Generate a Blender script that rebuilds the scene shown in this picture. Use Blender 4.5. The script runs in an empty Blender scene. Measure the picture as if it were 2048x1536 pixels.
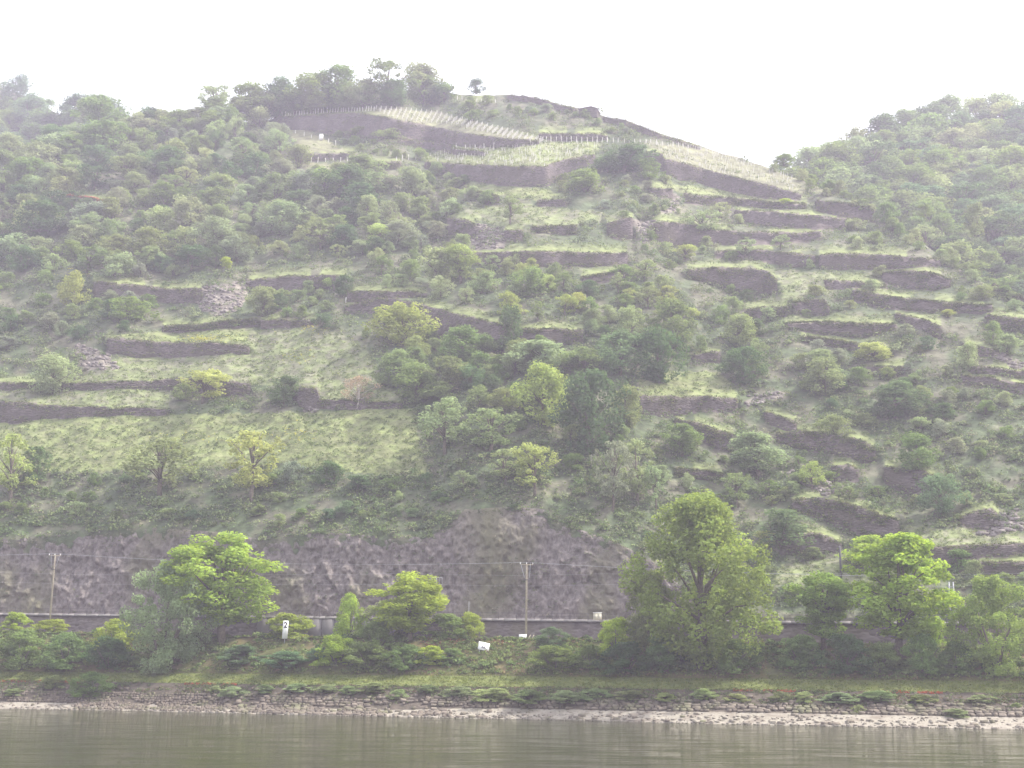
import bpy, math, random
import numpy as np
from mathutils import Matrix, Vector

# ------------------------------------------------------------------ camera, sky, sun, exposure
scene = bpy.context.scene
COL = scene.collection
F = 2700.0                      # focal length in pixels of the 2048 px wide photograph
HC = 5.0                        # eye height above the river
PITCH = math.atan((1355 - 768) / F)
ROLL = 0.0105
_f = np.array([0, math.cos(PITCH), math.sin(PITCH)])
_r0 = np.array([1.0, 0, 0]); _u0 = np.array([0, -math.sin(PITCH), math.cos(PITCH)])
_r = _r0 * math.cos(ROLL) + _u0 * math.sin(ROLL)
_u = _u0 * math.cos(ROLL) - _r0 * math.sin(ROLL)
cam_d = bpy.data.cameras.new('camera'); cam = bpy.data.objects.new('camera', cam_d); COL.objects.link(cam)
cam_d.sensor_width = 36; cam_d.lens = F / 2048 * 36; cam_d.clip_end = 5000; cam_d.clip_start = 0.5
cam.matrix_world = Matrix(((_r[0], _u[0], -_f[0], 0), (_r[1], _u[1], -_f[1], 0), (_r[2], _u[2], -_f[2], HC), (0, 0, 0, 1)))
scene.camera = cam

SUN = np.array([0.62, 0.10, 0.78]); SUN /= np.linalg.norm(SUN)
sun_el = math.asin(SUN[2]); sun_rot = math.atan2(SUN[0], SUN[1])
world = bpy.data.worlds.new('World'); scene.world = world; world.use_nodes = True
wn = world.node_tree.nodes; wl = world.node_tree.links
for n in list(wn): wn.remove(n)
sky = wn.new('ShaderNodeTexSky'); sky.sky_type = 'NISHITA'; sky.sun_disc = False
sky.sun_elevation = sun_el; sky.sun_rotation = sun_rot
sky.air_density = 1.6; sky.dust_density = 6.0; sky.ozone_density = 1.0; sky.altitude = 100
mixw = wn.new('ShaderNodeMix'); mixw.data_type = 'RGBA'; mixw.inputs[0].default_value = 0.55
mixw.inputs[7].default_value = (9.3, 9.3, 9.6, 1)          # thin bright overcast veil over the blue
bg = wn.new('ShaderNodeBackground'); bg.inputs[1].default_value = 0.15
wo = wn.new('ShaderNodeOutputWorld')
wl.new(sky.outputs[0], mixw.inputs[6]); wl.new(mixw.outputs[2], bg.inputs[0]); wl.new(bg.outputs[0], wo.inputs[0])
sl = bpy.data.lights.new('sun', 'SUN'); sl.energy = 4.6; sl.angle = math.radians(1.0); sl.color = (1.0, 0.95, 0.88)
so = bpy.data.objects.new('sun', sl); COL.objects.link(so)
so.rotation_euler = Vector(-SUN).to_track_quat('-Z', 'Y').to_euler(); so.location = (0, 0, 400)
scene.view_settings.view_transform = 'Standard'; scene.view_settings.look = 'None'
scene.view_settings.gamma = 1; scene.view_settings.use_curve_mapping = False
scene.view_settings.exposure = 0.95
try:
    scene.cycles.use_denoising = True
    scene.cycles.max_bounces = 6; scene.cycles.diffuse_bounces = 2; scene.cycles.transmission_bounces = 2
    scene.cycles.volume_bounces = 0; scene.cycles.transparent_max_bounces = 4
except Exception:
    pass
HAZE_DENSITY = 0.00060
HAZE_COLOR = (0.86, 0.81, 1.0, 1)

# ------------------------------------------------------------------ helpers
rng = np.random.default_rng(7)
random.seed(7)

def rays(x, y):
    x = np.asarray(x, float); y = np.asarray(y, float)
    a = (x - 1024) / F; b = (768 - y) / F
    return _f + a[..., None] * _r + b[..., None] * _u
def slope_of(x, y):
    d = rays(x, y); return d[..., 2] / d[..., 1]
def unproj(x, y, Y):
    d = rays(x, y); p = d * (np.asarray(Y, float) / d[..., 1])[..., None]
    p[..., 2] += HC
    return p
def poly(pts, x):
    a = np.array(pts, float); return np.interp(x, a[:, 0], a[:, 1])

def hash2(ix, iy, seed):
    h = (ix.astype(np.int64) * 374761393 + iy.astype(np.int64) * 668265263 + seed * 1442695041) & 0xffffffff
    h = ((h ^ (h >> 13)) * 1274126177) & 0xffffffff
    return ((h ^ (h >> 16)) & 0xffffff) / float(0xffffff)
def vnoise(x, y, seed=0):
    x = np.asarray(x, float); y = np.asarray(y, float)
    ix = np.floor(x); iy = np.floor(y); fx = x - ix; fy = y - iy
    fx = fx * fx * (3 - 2 * fx); fy = fy * fy * (3 - 2 * fy)
    a = hash2(ix, iy, seed); b = hash2(ix + 1, iy, seed); c = hash2(ix, iy + 1, seed); d = hash2(ix + 1, iy + 1, seed)
    return (a * (1 - fx) + b * fx) * (1 - fy) + (c * (1 - fx) + d * fx) * fy * 1.0
def fbm(x, y, seed=0, o=4):
    s = 0; a = 0.5; t = 0
    for k in range(o):
        s = s + a * vnoise(x * 2 ** k, y * 2 ** k, seed + k * 17); t += a; a *= 0.5
    return s / t
def inpoly(x, y, pts):
    x = np.asarray(x, float); y = np.asarray(y, float); r = np.zeros(x.shape, bool)
    n = len(pts)
    for i in range(n):
        x0, y0 = pts[i]; x1, y1 = pts[(i + 1) % n]
        if y0 == y1: continue
        c = ((y0 > y) != (y1 > y)) & (x < (x1 - x0) * (y - y0) / (y1 - y0) + x0)
        r ^= c
    return r

def make_mesh(name, V, Fc, mat=None, smooth=False, attrs=None, mats=None, mi=None):
    V = np.asarray(V, np.float32); Fc = np.asarray(Fc, np.int32)
    me = bpy.data.meshes.new(name); n = len(V); m, k = Fc.shape
    me.vertices.add(n); me.vertices.foreach_set('co', V.ravel())
    me.loops.add(m * k); me.loops.foreach_set('vertex_index', Fc.ravel())
    me.polygons.add(m); me.polygons.foreach_set('loop_start', np.arange(0, m * k, k, dtype=np.int32))
    if smooth: me.polygons.foreach_set('use_smooth', np.ones(m, bool))
    for an, (dom, typ, data) in (attrs or {}).items():
        at = me.attributes.new(an, typ, dom)
        at.data.foreach_set('color' if typ == 'FLOAT_COLOR' else 'value', np.asarray(data, np.float32).ravel())
    for mm in (mats or [mat]): me.materials.append(mm)
    if mi is not None: me.polygons.foreach_set('material_index', np.asarray(mi, np.int32))
    me.update(); me.validate()
    return me
def link(name, data, parent=None, label=None, cat=None, group=None, kind=None):
    o = bpy.data.objects.new(name, data); COL.objects.link(o)
    if parent is not None: o.parent = parent
    if label: o['label'] = label
    if cat: o['category'] = cat
    if group: o['group'] = group
    if kind: o['kind'] = kind
    return o
def grid_faces(nr, nc):
    i = np.arange(nr - 1)[:, None] * nc + np.arange(nc - 1)[None, :]
    i = i.ravel(); return np.stack([i, i + 1, i + nc + 1, i + nc], 1)

class MB:
    """collects tubes, boxes and prisms as quads"""
    def __init__(s): s.v = []; s.f = []; s.n = 0
    def add(s, V, Q):
        V = np.asarray(V, float); s.v.append(V); s.f.append(np.asarray(Q, int) + s.n); s.n += len(V)
    def box(s, c, h, rot=0.0, jit=0.0, taper=1.0):
        sg = np.array([(-1, -1, -1), (1, -1, -1), (1, 1, -1), (-1, 1, -1), (-1, -1, 1), (1, -1, 1), (1, 1, 1), (-1, 1, 1)], float)
        P = sg * np.array(h)
        P[4:, :2] *= taper
        if jit: P += rng.uniform(-jit, jit, P.shape) * np.array(h)
        cr, sr = math.cos(rot), math.sin(rot)
        X = P[:, 0] * cr - P[:, 1] * sr; Y = P[:, 0] * sr + P[:, 1] * cr
        P = np.stack([X, Y, P[:, 2]], 1) + np.array(c)
        s.add(P, [(0, 3, 2, 1), (4, 5, 6, 7), (0, 1, 5, 4), (1, 2, 6, 5), (2, 3, 7, 6), (3, 0, 4, 7)])
    def tube(s, pts, rad, n=6):
        pts = np.asarray(pts, float); rad = np.broadcast_to(np.asarray(rad, float), (len(pts),)); V = []
        for i, p in enumerate(pts):
            d = pts[min(i + 1, len(pts) - 1)] - pts[max(i - 1, 0)]; d = d / (np.linalg.norm(d) + 1e-9)
            a = np.cross(d, [0, 0, 1.0]) if abs(d[2]) < 0.9 else np.cross(d, [1.0, 0, 0])
            a /= np.linalg.norm(a); b = np.cross(d, a)
            th = np.arange(n) / n * 2 * math.pi
            V.append(p + rad[i] * (np.cos(th)[:, None] * a + np.sin(th)[:, None] * b))
        V = np.concatenate(V); Q = []
        for i in range(len(pts) - 1):
            for k in range(n):
                Q.append((i * n + k, i * n + (k + 1) % n, (i + 1) * n + (k + 1) % n, (i + 1) * n + k))
        for base, flip in ((0, True), ((len(pts) - 1) * n, False)):
            for k in range(1, n - 1, 2):
                q = (base, base + k, base + k + 1, base + min(k + 2, n - 1))
                Q.append(q[::-1] if flip else q)
        s.add(V, Q)
    def mesh(s, name, mat, smooth=False):
        return make_mesh(name, np.concatenate(s.v), np.concatenate(s.f), mat, smooth)
    def build(s, name, mat, parent=None, smooth=False, **k):
        return link(name, s.mesh(name, mat, smooth), parent, **k)

# ------------------------------------------------------------------ materials
def new_mat(name):
    m = bpy.data.materials.new(name); m.use_nodes = True
    nt = m.node_tree
    for n in list(nt.nodes): nt.nodes.remove(n)
    return m, nt
def mat_noise(name, c1, c2, scale=1.0, rough=0.9, bump=0.0, bscale=None, detail=6, stretch=(1, 1, 1), c3=None, s3=0.3, attr=None, spec=0.2, dist=0.3):
    m, nt = new_mat(name); N = nt.nodes; L = nt.links
    out = N.new('ShaderNodeOutputMaterial'); p = N.new('ShaderNodeBsdfPrincipled')
    p.inputs['Roughness'].default_value = rough; p.inputs['Specular IOR Level'].default_value = spec
    geo = N.new('ShaderNodeNewGeometry'); mp = N.new('ShaderNodeMapping'); mp.inputs['Scale'].default_value = stretch
    L.new(geo.outputs['Position'], mp.inputs[0])
    nz = N.new('ShaderNodeTexNoise'); nz.inputs['Scale'].default_value = scale; nz.inputs['Detail'].default_value = detail; nz.inputs['Roughness'].default_value = 0.65
    L.new(mp.outputs[0], nz.inputs['Vector'])
    cr = N.new('ShaderNodeValToRGB'); cr.color_ramp.elements[0].position = 0.36; cr.color_ramp.elements[1].position = 0.64
    cr.color_ramp.elements[0].color = (*c1, 1); cr.color_ramp.elements[1].color = (*c2, 1)
    L.new(nz.outputs[0], cr.inputs[0]); col = cr.outputs[0]
    if c3 is not None:
        n3 = N.new('ShaderNodeTexNoise'); n3.inputs['Scale'].default_value = s3; n3.inputs['Detail'].default_value = 5
        L.new(mp.outputs[0], n3.inputs['Vector'])
        r3 = N.new('ShaderNodeValToRGB'); r3.color_ramp.elements[0].position = 0.5; r3.color_ramp.elements[1].position = 0.66
        L.new(n3.outputs[0], r3.inputs[0])
        mx = N.new('ShaderNodeMix'); mx.data_type = 'RGBA'; L.new(r3.outputs[0], mx.inputs[0]); L.new(col, mx.inputs[6]); mx.inputs[7].default_value = (*c3, 1)
        col = mx.outputs[2]
    if attr:
        at = N.new('ShaderNodeAttribute'); at.attribute_name = attr
        mx = N.new('ShaderNodeMix'); mx.data_type = 'RGBA'; mx.blend_type = 'MULTIPLY'; mx.inputs[0].default_value = 1
        L.new(at.outputs['Color'], mx.inputs[6]); L.new(col, mx.inputs[7]); col = mx.outputs[2]
    L.new(col, p.inputs['Base Color'])
    if bump:
        nb = N.new('ShaderNodeTexNoise'); nb.inputs['Scale'].default_value = bscale or scale * 2; nb.inputs['Detail'].default_value = 6
        L.new(mp.outputs[0], nb.inputs['Vector'])
        bp = N.new('ShaderNodeBump'); bp.inputs['Strength'].default_value = bump; bp.inputs['Distance'].default_value = dist
        L.new(nb.outputs[0], bp.inputs['Height']); L.new(bp.outputs[0], p.inputs['Normal'])
    L.new(p.outputs[0], out.inputs[0])
    return m
def mat_leaf(name, transl=0.35, use_attr=None):
    """leaf colour = object colour (or a painted leaf colour attribute) varied leaf by leaf"""
    m, nt = new_mat(name); N = nt.nodes; L = nt.links
    out = N.new('ShaderNodeOutputMaterial')
    if use_attr:
        oc = N.new('ShaderNodeAttribute'); oc.attribute_name = use_attr; csock = oc.outputs['Color']
    else:
        oi = N.new('ShaderNodeObjectInfo'); csock = oi.outputs['Color']
    at = N.new('ShaderNodeAttribute'); at.attribute_name = 'tone'
    ma = N.new('ShaderNodeMapRange'); ma.inputs[3].default_value = 0.62; ma.inputs[4].default_value = 1.42; L.new(at.outputs['Fac'], ma.inputs[0])
    vm = N.new('ShaderNodeVectorMath'); vm.operation = 'SCALE'; L.new(csock, vm.inputs[0]); L.new(ma.outputs[0], vm.inputs[3])
    df = N.new('ShaderNodeBsdfDiffuse'); tr = N.new('ShaderNodeBsdfTranslucent')
    hs = N.new('ShaderNodeHueSaturation'); hs.inputs['Hue'].default_value = 0.48; hs.inputs['Saturation'].default_value = 1.1; hs.inputs['Value'].default_value = 1.25
    L.new(vm.outputs[0], df.inputs[0]); L.new(vm.outputs[0], hs.inputs['Color']); L.new(hs.outputs[0], tr.inputs[0])
    mx = N.new('ShaderNodeMixShader'); mx.inputs[0].default_value = transl
    L.new(df.outputs[0], mx.inputs[1]); L.new(tr.outputs[0], mx.inputs[2]); L.new(mx.outputs[0], out.inputs[0])
    return m
def mat_wall(name, c1, c2, c3, sx=0.9, sz=2.6):
    """dry stone walling: voronoi stones, flat-coursed, with dark joints"""
    m, nt = new_mat(name); N = nt.nodes; L = nt.links
    out = N.new('ShaderNodeOutputMaterial'); p = N.new('ShaderNodeBsdfPrincipled'); p.inputs['Roughness'].default_value = 0.95; p.inputs['Specular IOR Level'].default_value = 0.15
    geo = N.new('ShaderNodeNewGeometry'); mp = N.new('ShaderNodeMapping'); mp.inputs['Scale'].default_value = (sx, sx, sz)
    L.new(geo.outputs['Position'], mp.inputs[0])
    v = N.new('ShaderNodeTexVoronoi'); v.inputs['Scale'].default_value = 1.6; L.new(mp.outputs[0], v.inputs['Vector'])
    sx_ = N.new('ShaderNodeSeparateColor'); L.new(v.outputs['Color'], sx_.inputs[0])
    cr = N.new('ShaderNodeValToRGB'); cr.color_ramp.elements[0].color = (*c1, 1); cr.color_ramp.elements[1].color = (*c2, 1)
    L.new(sx_.outputs[0], cr.inputs[0])
    nz = N.new('ShaderNodeTexNoise'); nz.inputs['Scale'].default_value = 0.25; nz.inputs['Detail'].default_value = 6; L.new(geo.outputs['Position'], nz.inputs['Vector'])
    r2 = N.new('ShaderNodeValToRGB'); r2.color_ramp.elements[0].position = 0.45; r2.color_ramp.elements[1].position = 0.65; L.new(nz.outputs[0], r2.inputs[0])
    mx = N.new('ShaderNodeMix'); mx.data_type = 'RGBA'; L.new(r2.outputs[0], mx.inputs[0]); L.new(cr.outputs[0], mx.inputs[6]); mx.inputs[7].default_value = (*c3, 1)
    L.new(mx.outputs[2], p.inputs['Base Color'])
    bp = N.new('ShaderNodeBump'); bp.inputs['Strength'].default_value = 0.8; bp.inputs['Distance'].default_value = 0.25; bp.invert = True
    L.new(v.outputs['Distance'], bp.inputs['Height']); L.new(bp.outputs[0], p.inputs['Normal'])
    L.new(p.outputs[0], out.inputs[0])
    return m

M_ground = mat_noise('hill_soil_and_turf', (0.62, 0.62, 0.62), (1.35, 1.35, 1.3), 0.35, bump=0.7, bscale=0.8, attr='cover', dist=0.6)
M_rock = mat_noise('slate_cliff', (0.10, 0.087, 0.08), (0.225, 0.20, 0.185), 1.6, detail=10, bump=1.0, bscale=0.9, stretch=(1, 1, 0.5), c3=(0.14, 0.135, 0.085), s3=0.09, dist=0.8)
M_wall = mat_wall('terrace_stone', (0.09, 0.078, 0.075), (0.19, 0.165, 0.155), (0.10, 0.09, 0.07))
M_coping_red = mat_noise('red_coping', (0.28, 0.08, 0.05), (0.36, 0.13, 0.08), 1.0)
M_leaf = mat_leaf('leaves', 0.42)
M_under = mat_leaf('undergrowth_leaves', 0.25, 'leafcol')
M_bark = mat_noise('bark', (0.10, 0.085, 0.065), (0.19, 0.165, 0.13), 4, bump=0.4)
M_palebark = mat_noise('pale_bark', (0.36, 0.32, 0.28), (0.5, 0.46, 0.42), 4)
M_grassbank = mat_noise('bank_turf', (0.055, 0.062, 0.022), (0.12, 0.125, 0.045), 0.6, bump=0.5, c3=(0.15, 0.12, 0.06), s3=0.25)
M_verge = mat_noise('verge_grass', (0.10, 0.13, 0.035), (0.17, 0.19, 0.06), 0.7, bump=0.4)
M_gravel = mat_noise('river_gravel', (0.21, 0.19, 0.155), (0.32, 0.295, 0.245), 3, bump=0.5, c3=(0.19, 0.165, 0.135), s3=0.5, dist=0.1)
M_revet = mat_noise('revetment_bed', (0.055, 0.05, 0.035), (0.12, 0.10, 0.08), 1.2, bump=0.5)
M_stone = mat_noise('revetment_stone', (0.095, 0.082, 0.066), (0.21, 0.18, 0.145), 0.8, bump=0.4, c3=(0.15, 0.15, 0.09), s3=0.3)
M_scree = mat_noise('scree_stone', (0.15, 0.135, 0.125), (0.30, 0.27, 0.25), 0.8)
M_asphalt = mat_noise('asphalt', (0.045, 0.045, 0.05), (0.06, 0.06, 0.062), 2)
M_ballast = mat_noise('ballast', (0.12, 0.10, 0.09), (0.24, 0.2, 0.18), 4, bump=0.6)
M_concrete = mat_noise('pale_concrete', (0.25, 0.235, 0.22), (0.36, 0.34, 0.32), 0.8)
M_retain = mat_wall('retaining_masonry', (0.13, 0.11, 0.105), (0.24, 0.21, 0.2), (0.17, 0.15, 0.12), 0.7, 1.4)
M_panel = mat_noise('wall_panel', (0.17, 0.16, 0.155), (0.21, 0.2, 0.195), 0.9, c3=(0.17, 0.15, 0.14), s3=0.4)
M_wood = mat_noise('weathered_pole', (0.30, 0.26, 0.2), (0.40, 0.36, 0.28), 3)
M_post = mat_noise('vine_post_wood', (0.52, 0.50, 0.47), (0.70, 0.68, 0.64), 2)
M_metal = mat_noise('grey_metal', (0.28, 0.29, 0.31), (0.40, 0.41, 0.43), 3, rough=0.5)
M_dark = mat_noise('dark_metal', (0.05, 0.05, 0.055), (0.09, 0.09, 0.095), 3, rough=0.6)
M_white = mat_noise('white_paint', (0.78, 0.78, 0.77), (0.85, 0.85, 0.84), 1, rough=0.5)
M_black = mat_noise('black_paint', (0.02, 0.02, 0.022), (0.03, 0.03, 0.032), 1, rough=0.5)
M_cream = mat_noise('cream_cabinet', (0.50, 0.48, 0.38), (0.58, 0.55, 0.44), 1, rough=0.6)
M_rail = mat_noise('rail_steel', (0.30, 0.27, 0.26), (0.4, 0.37, 0.36), 3, rough=0.4)

# ------------------------------------------------------------------ terrain in depth: curves in photo pixels, each with its own distance
XS = np.arange(-480, 2529, 4.0)
YE = [(-480, 1411), (0, 1417), (300, 1422), (600, 1430), (1024, 1438), (1350, 1446), (1700, 1453), (2048, 1459), (2528, 1467)]
def yh(x): return 1355 + 0.0105 * (np.asarray(x, float) - 1024)
def Yedge(x): return -HC / slope_of(x, poly(YE, x))
R_REV = [(-480, 1356), (0, 1361), (500, 1368), (1000, 1374), (1500, 1380), (2048, 1386), (2528, 1391)]
R_LEDGE = [(-480, 1340), (0, 1344), (1000, 1353), (2048, 1364), (2528, 1369)]
R_BANK = [(-480, 1258), (0, 1264), (560, 1275), (1000, 1277), (1300, 1281), (1560, 1288), (2048, 1296), (2528, 1302)]
R_RAIL = [(-480, 1221), (0, 1226), (560, 1232), (1000, 1237), (1250, 1240), (2048, 1245), (2528, 1249)]
D_GRAVEL, D_REV, D_LEDGE, D_BANK, D_WALL, D_CLIFF = 4.5, 10.5, 15.0, 24.0, 33.0, 42.0
def Z_of(x, y, Y): return HC + slope_of(x, y) * Y
def rail_z(x): return Z_of(x, poly(R_RAIL, x), Yedge(x) + D_WALL)

CLIFFTOP = [(-480, 1090), (0, 1082), (100, 1076), (200, 1062), (300, 1058), (420, 1066), (520, 1082), (640, 1068), (760, 1076), (860, 1078), (900, 1050), (930, 1022), (1020, 1018), (1090, 1022), (1110, 1052), (1170, 1066), (1240, 1092), (1300, 1122), (1340, 1158), (1400, 1200), (1480, 1230), (2528, 1240)]
SKY = [(-480, 470), (-200, 410), (0, 350), (120, 300), (220, 268), (320, 255), (450, 248), (540, 240), (600, 205), (700, 185), (790, 178), (880, 184), (930, 190), (1000, 190), (1016, 189), (1071, 194), (1122, 210), (1160, 217), (1187, 219), (1207, 232), (1252, 241), (1320, 266), (1400, 292), (1470, 313), (1520, 329), (1600, 360), (1680, 392), (1740, 418), (1760, 440), (1830, 478), (1900, 525), (1960, 562), (2048, 612), (2200, 700), (2528, 830)]

# walls: label, [(x, y of the top edge, height)] in photo pixels
WALLS = [
 ('tall dark retaining wall falling to the right below the pale vine slope on the crest', [(1293,304,22),(1324,307,30),(1328,317,34),(1406,338,30),(1481,358,29),(1532,369,27),(1570,381,18),(1602,389,14)]),
 ('ivy topped wall ending in a brown square corner at the right edge of the upper terraces', [(1634,401,20),(1685,407,27),(1735,414,28),(1748,420,24)]),
 ('thin wall under the first grass strip below the tall crest wall', [(1368,386,18),(1400,392,20),(1463,396,14),(1558,406,12),(1612,408,10)]),
 ('dark wall of the second terrace down with three thin saplings before it', [(1470,421,15),(1500,422,22),(1558,425,28),(1672,436,24),(1723,440,12)]),
 ('long high wall with a peaked left end on the third terrace down', [(1308,447,26),(1325,443,44),(1392,452,36),(1432,461,27),(1495,464,26),(1574,467,22),(1640,464,16)]),
 ('short dark wall behind blossoming shrubs left of the rubble gap', [(1430,503,14),(1511,499,20),(1552,505,24),(1596,507,24),(1631,512,14)]),
 ('long slightly curved wall right of the rubble gap on the fourth terrace', [(1640,511,22),(1669,507,30),(1716,508,30),(1780,511,25),(1840,516,18),(1880,519,12)]),
 ('high rounded rocky wall with hanging ivy in the centre right', [(1375,540,15),(1420,537,30),(1485,536,48),(1532,541,48),(1553,560,30)]),
 ('short low wall below the herb covered mound', [(1649,559,17),(1690,562,14),(1775,569,6)]),
 ('long wall under a bright grass strip running down to the right edge woods', [(1707,579,20),(1792,596,24),(1861,603,22),(1984,611,12)]),
 ('small dark wall with a pale streak under a grassy nose', [(1587,606,20),(1649,598,32),(1659,614,16)]),
 ('wall dotted with white stones under the wide grass terrace', [(1570,647,10),(1656,644,26),(1724,647,28),(1792,649,10)]),
 ('weathered rock face under a grass cap near the right woods', [(1765,548,15),(1800,541,35),(1860,545,35),(1900,560,15)]),
 ('sloping wall ending in a crumbling brown corner', [(1792,627,12),(1861,644,20),(1881,651,26)]),
 ('upper wall at the right edge of the view under bright grass', [(1975,630,18),(2010,634,24),(2060,640,28),(2528,665,28)]),
 ('narrow wall right of the white rubble patch near the right edge', [(1943,733,12),(1997,736,12),(2048,743,14),(2528,765,14)]),
 ('wall above dense bushes at the right edge, falling to the right', [(1925,752,12),(1980,755,16),(2048,770,18),(2528,800,18)]),
 ('straight low wall above the bare brown rock patch', [(1731,733,14),(1809,735,12)]),
 ('broad dark wall under the meadow beside the dark round bush', [(1278,792,34),(1348,793,36),(1416,793,30),(1475,798,24)]),
 ('overgrown wall curving down to the right behind the round green tree', [(1350,838,12),(1395,845,25),(1430,858,38),(1465,868,36)]),
 ('ivy draped high wall under the narrow footpath terrace', [(1553,866,18),(1600,864,32),(1638,867,36),(1717,878,42),(1751,897,24)]),
 ('large arched wall covered in ivy with a sharp right corner', [(1585,1000,24),(1640,997,40),(1690,1005,48),(1741,1021,52),(1798,1041,40)]),
 ('reddish wall half hidden behind the bushes above the dark pole', [(1560,1080,28),(1600,1064,42),(1642,1069,38),(1683,1087,18)]),
 ('long stone wall above the railway at the lower right', [(1865,1095,42),(1929,1091,42),(1960,1089,28),(2048,1087,24),(2528,1080,24)]),
 ('lowest wall at the right edge just above the railway', [(1956,1124,26),(2048,1124,28),(2528,1120,28)]),
 ('free standing rock outcrop with a pale path on its right', [(1920,1035,15),(1950,1024,34),(1985,1018,40),(1997,1030,20)]),
 ('brown rock wall beside the green tree on the right slope', [(1770,935,28),(1810,938,46),(1850,942,46),(1880,960,28)]),
 ('short dark wall behind the small yellow tree', [(1665,932,30),(1700,930,35),(1716,940,25)]),
 ('dark wall left of the scree on the left slope', [(188,563,25),(266,570,28),(335,579,22),(403,577,24)]),
 ('dark wall right of the scree behind the mushroom shaped tree', [(500,560,20),(581,553,25),(640,551,28),(695,552,25)]),
 ('high wall under the yellow flowering terrace on the left', [(215,676,25),(273,681,32),(342,685,26),(410,685,20),(454,688,18),(499,693,14)]),
 ('long low wall crossing the left vineyard field behind two trees', [(-480,760,16),(0,765,14),(90,768,10),(147,767,10),(283,763,12),(359,756,20),(410,758,24),(454,763,24),(500,767,22)]),
 ('wall at the left edge above the large green field', [(-480,801,40),(0,801,40),(38,805,38),(85,811,24),(205,815,13),(338,818,9)]),
 ('wall with a square recess and steps in the middle of the left field', [(588,777,20),(612,776,38),(634,777,30),(640,800,14),(718,801,13),(804,806,8)]),
 ('low broken wall under the grass above the yellow flowers', [(325,652,12),(400,650,10),(470,641,12),(513,638,12)]),
 ('thin wall line on top of the upper left field', [(522,640,11),(580,641,12),(632,640,9)]),
 ('short wall beside two small white posts', [(694,583,22),(752,583,15),(821,583,10),(852,587,8)]),
 ('long tall wall arching over and running down behind the yellow tree', [(690,612,15),(752,599,25),(787,597,40),(855,613,52),(923,630,52),(992,647,56),(1020,660,48)]),
 ('brown wall right of the ivy column in the centre', [(1040,658,25),(1128,659,28),(1166,661,28)]),
 ('long straight wall below the grey scree in the centre', [(930,506,15),(992,506,22),(1026,504,27),(1128,504,27),(1255,507,25)]),
 ('overgrown wall edge rising to the right in the centre', [(1163,555,12),(1205,548,15),(1251,541,15)]),
 ('great dark wall under the summit vineyard', [(555,236,16),(637,230,34),(705,227,44),(739,229,44),(808,242,38),(876,256,30),(944,270,24),(1013,278,16),(1078,282,6)]),
 ('low wall between the two tan vine strips on the upper left', [(589,309,13),(712,307,13)]),
 ('short stepped wall left of the summit vine terrace', [(770,282,6),(818,281,10),(903,289,16)]),
 ('tiny wall carrying five vine posts at the edge of the summit vine terrace', [(905,298,10),(970,304,7)]),
 ('ivy covered terrace edge above the tan strip', [(695,329,15),(801,324,14)]),
 ('huge concave wall under the wide summit vine terrace', [(849,323,12),(927,329,28),(1013,333,36),(1088,333,40),(1132,319,30),(1190,309,12)]),
 ('thin wall behind the row of evenly spaced vine posts', [(1078,268,11),(1184,268,12),(1215,272,8)]),
 ('crest wall on the skyline left of the stone hut', [(1016,190,8),(1071,195,8),(1122,211,9),(1150,217,8)]),
 ('crest wall on the skyline right of the stone hut', [(1207,233,8),(1252,242,8),(1320,267,11)]),
 ('last low crest wall on the skyline above the pale vine slope', [(1329,272,5),(1400,294,5)]),
 ('short bushy wall below the concave summit wall', [(930,372,10),(960,385,16),(998,393,14)]),
 ('low wall right of the lone tree below the concave summit wall', [(1074,401,12),(1135,399,12)]),
 ('rocky step at the foot of the tall crest wall', [(1300,376,15),(1345,378,22)]),
 ('crooked dark wall left of the small rubble gully', [(1215,447,26),(1245,437,44),(1265,436,38)]),
 ('small dark wall stump beside the grey scree', [(1009,462,20),(1045,460,22)]),
 ('faint wall in the grass below the spur', [(1065,453,12),(1153,451,18)]),
 ('bushy dark wall left of the grey scree', [(896,435,30),(934,440,32),(951,451,26)]),
 ('isolated wall with a red coping in the left woodland', [(123,389,9),(170,395,11),(212,404,10)]),
 ('overgrown low wall just under the wall dotted with white stones', [(1604,671,12),(1690,683,15),(1785,699,12)]),
 ('short sloping wall between the yellowish broad tree and the right edge', [(1929,686,14),(1984,699,14)]),
 ('low dark wall curving beneath the pale footpath', [(1530,824,12),(1560,832,22),(1592,846,18)]),
 ('low wall on the grass left of the flat topped pale tree', [(1350,936,14),(1416,943,16),(1445,950,8)]),
 ('bushy low wall left of the small dark wall with the pale streak', [(1491,620,16),(1530,614,24),(1572,613,18)]),
 ('short wall left of the dark round bush tree', [(1385,709,14),(1440,703,20)]),
 ('grass topped wall at the right edge beside the woods', [(1987,567,14),(2048,594,16),(2528,700,16)]),
]
YR = np.arange(1244, 30, -2.0)         # rows upward
GX, GY = np.meshgrid(XS, YR)
clt = poly(CLIFFTOP, XS)
T = slope_of(GX, GY)
Yb = np.zeros_like(GX); Yb[0] = Yedge(XS) + D_CLIFF
relief = 0.10 * (fbm(GX / 420, GY / 300, 3, 3) - 0.5) * 2 + 0.07 * (fbm(GX / 110 + 9, GY / 90, 5, 3) - 0.5) * 2
for j in range(1, len(YR)):
    y = YR[j]
    k = np.clip((y - clt) / 10 + 0.5, 0, 1)
    s = (0.80 + relief[j]) * (1 - k) + 2.3 * k
    s = np.maximum(s, T[j] + 0.20)
    Yb[j] = Yb[j - 1] * (1 + (T[j] - T[j - 1]) / (s - T[j]))
g = -np.gradient(Yb, axis=0) / 2.0     # negative: metres per pixel downward
gm = np.abs(g)
off = np.zeros_like(Yb); WALLMASK = np.zeros_like(Yb); ABOVE = np.zeros_like(Yb)
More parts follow.
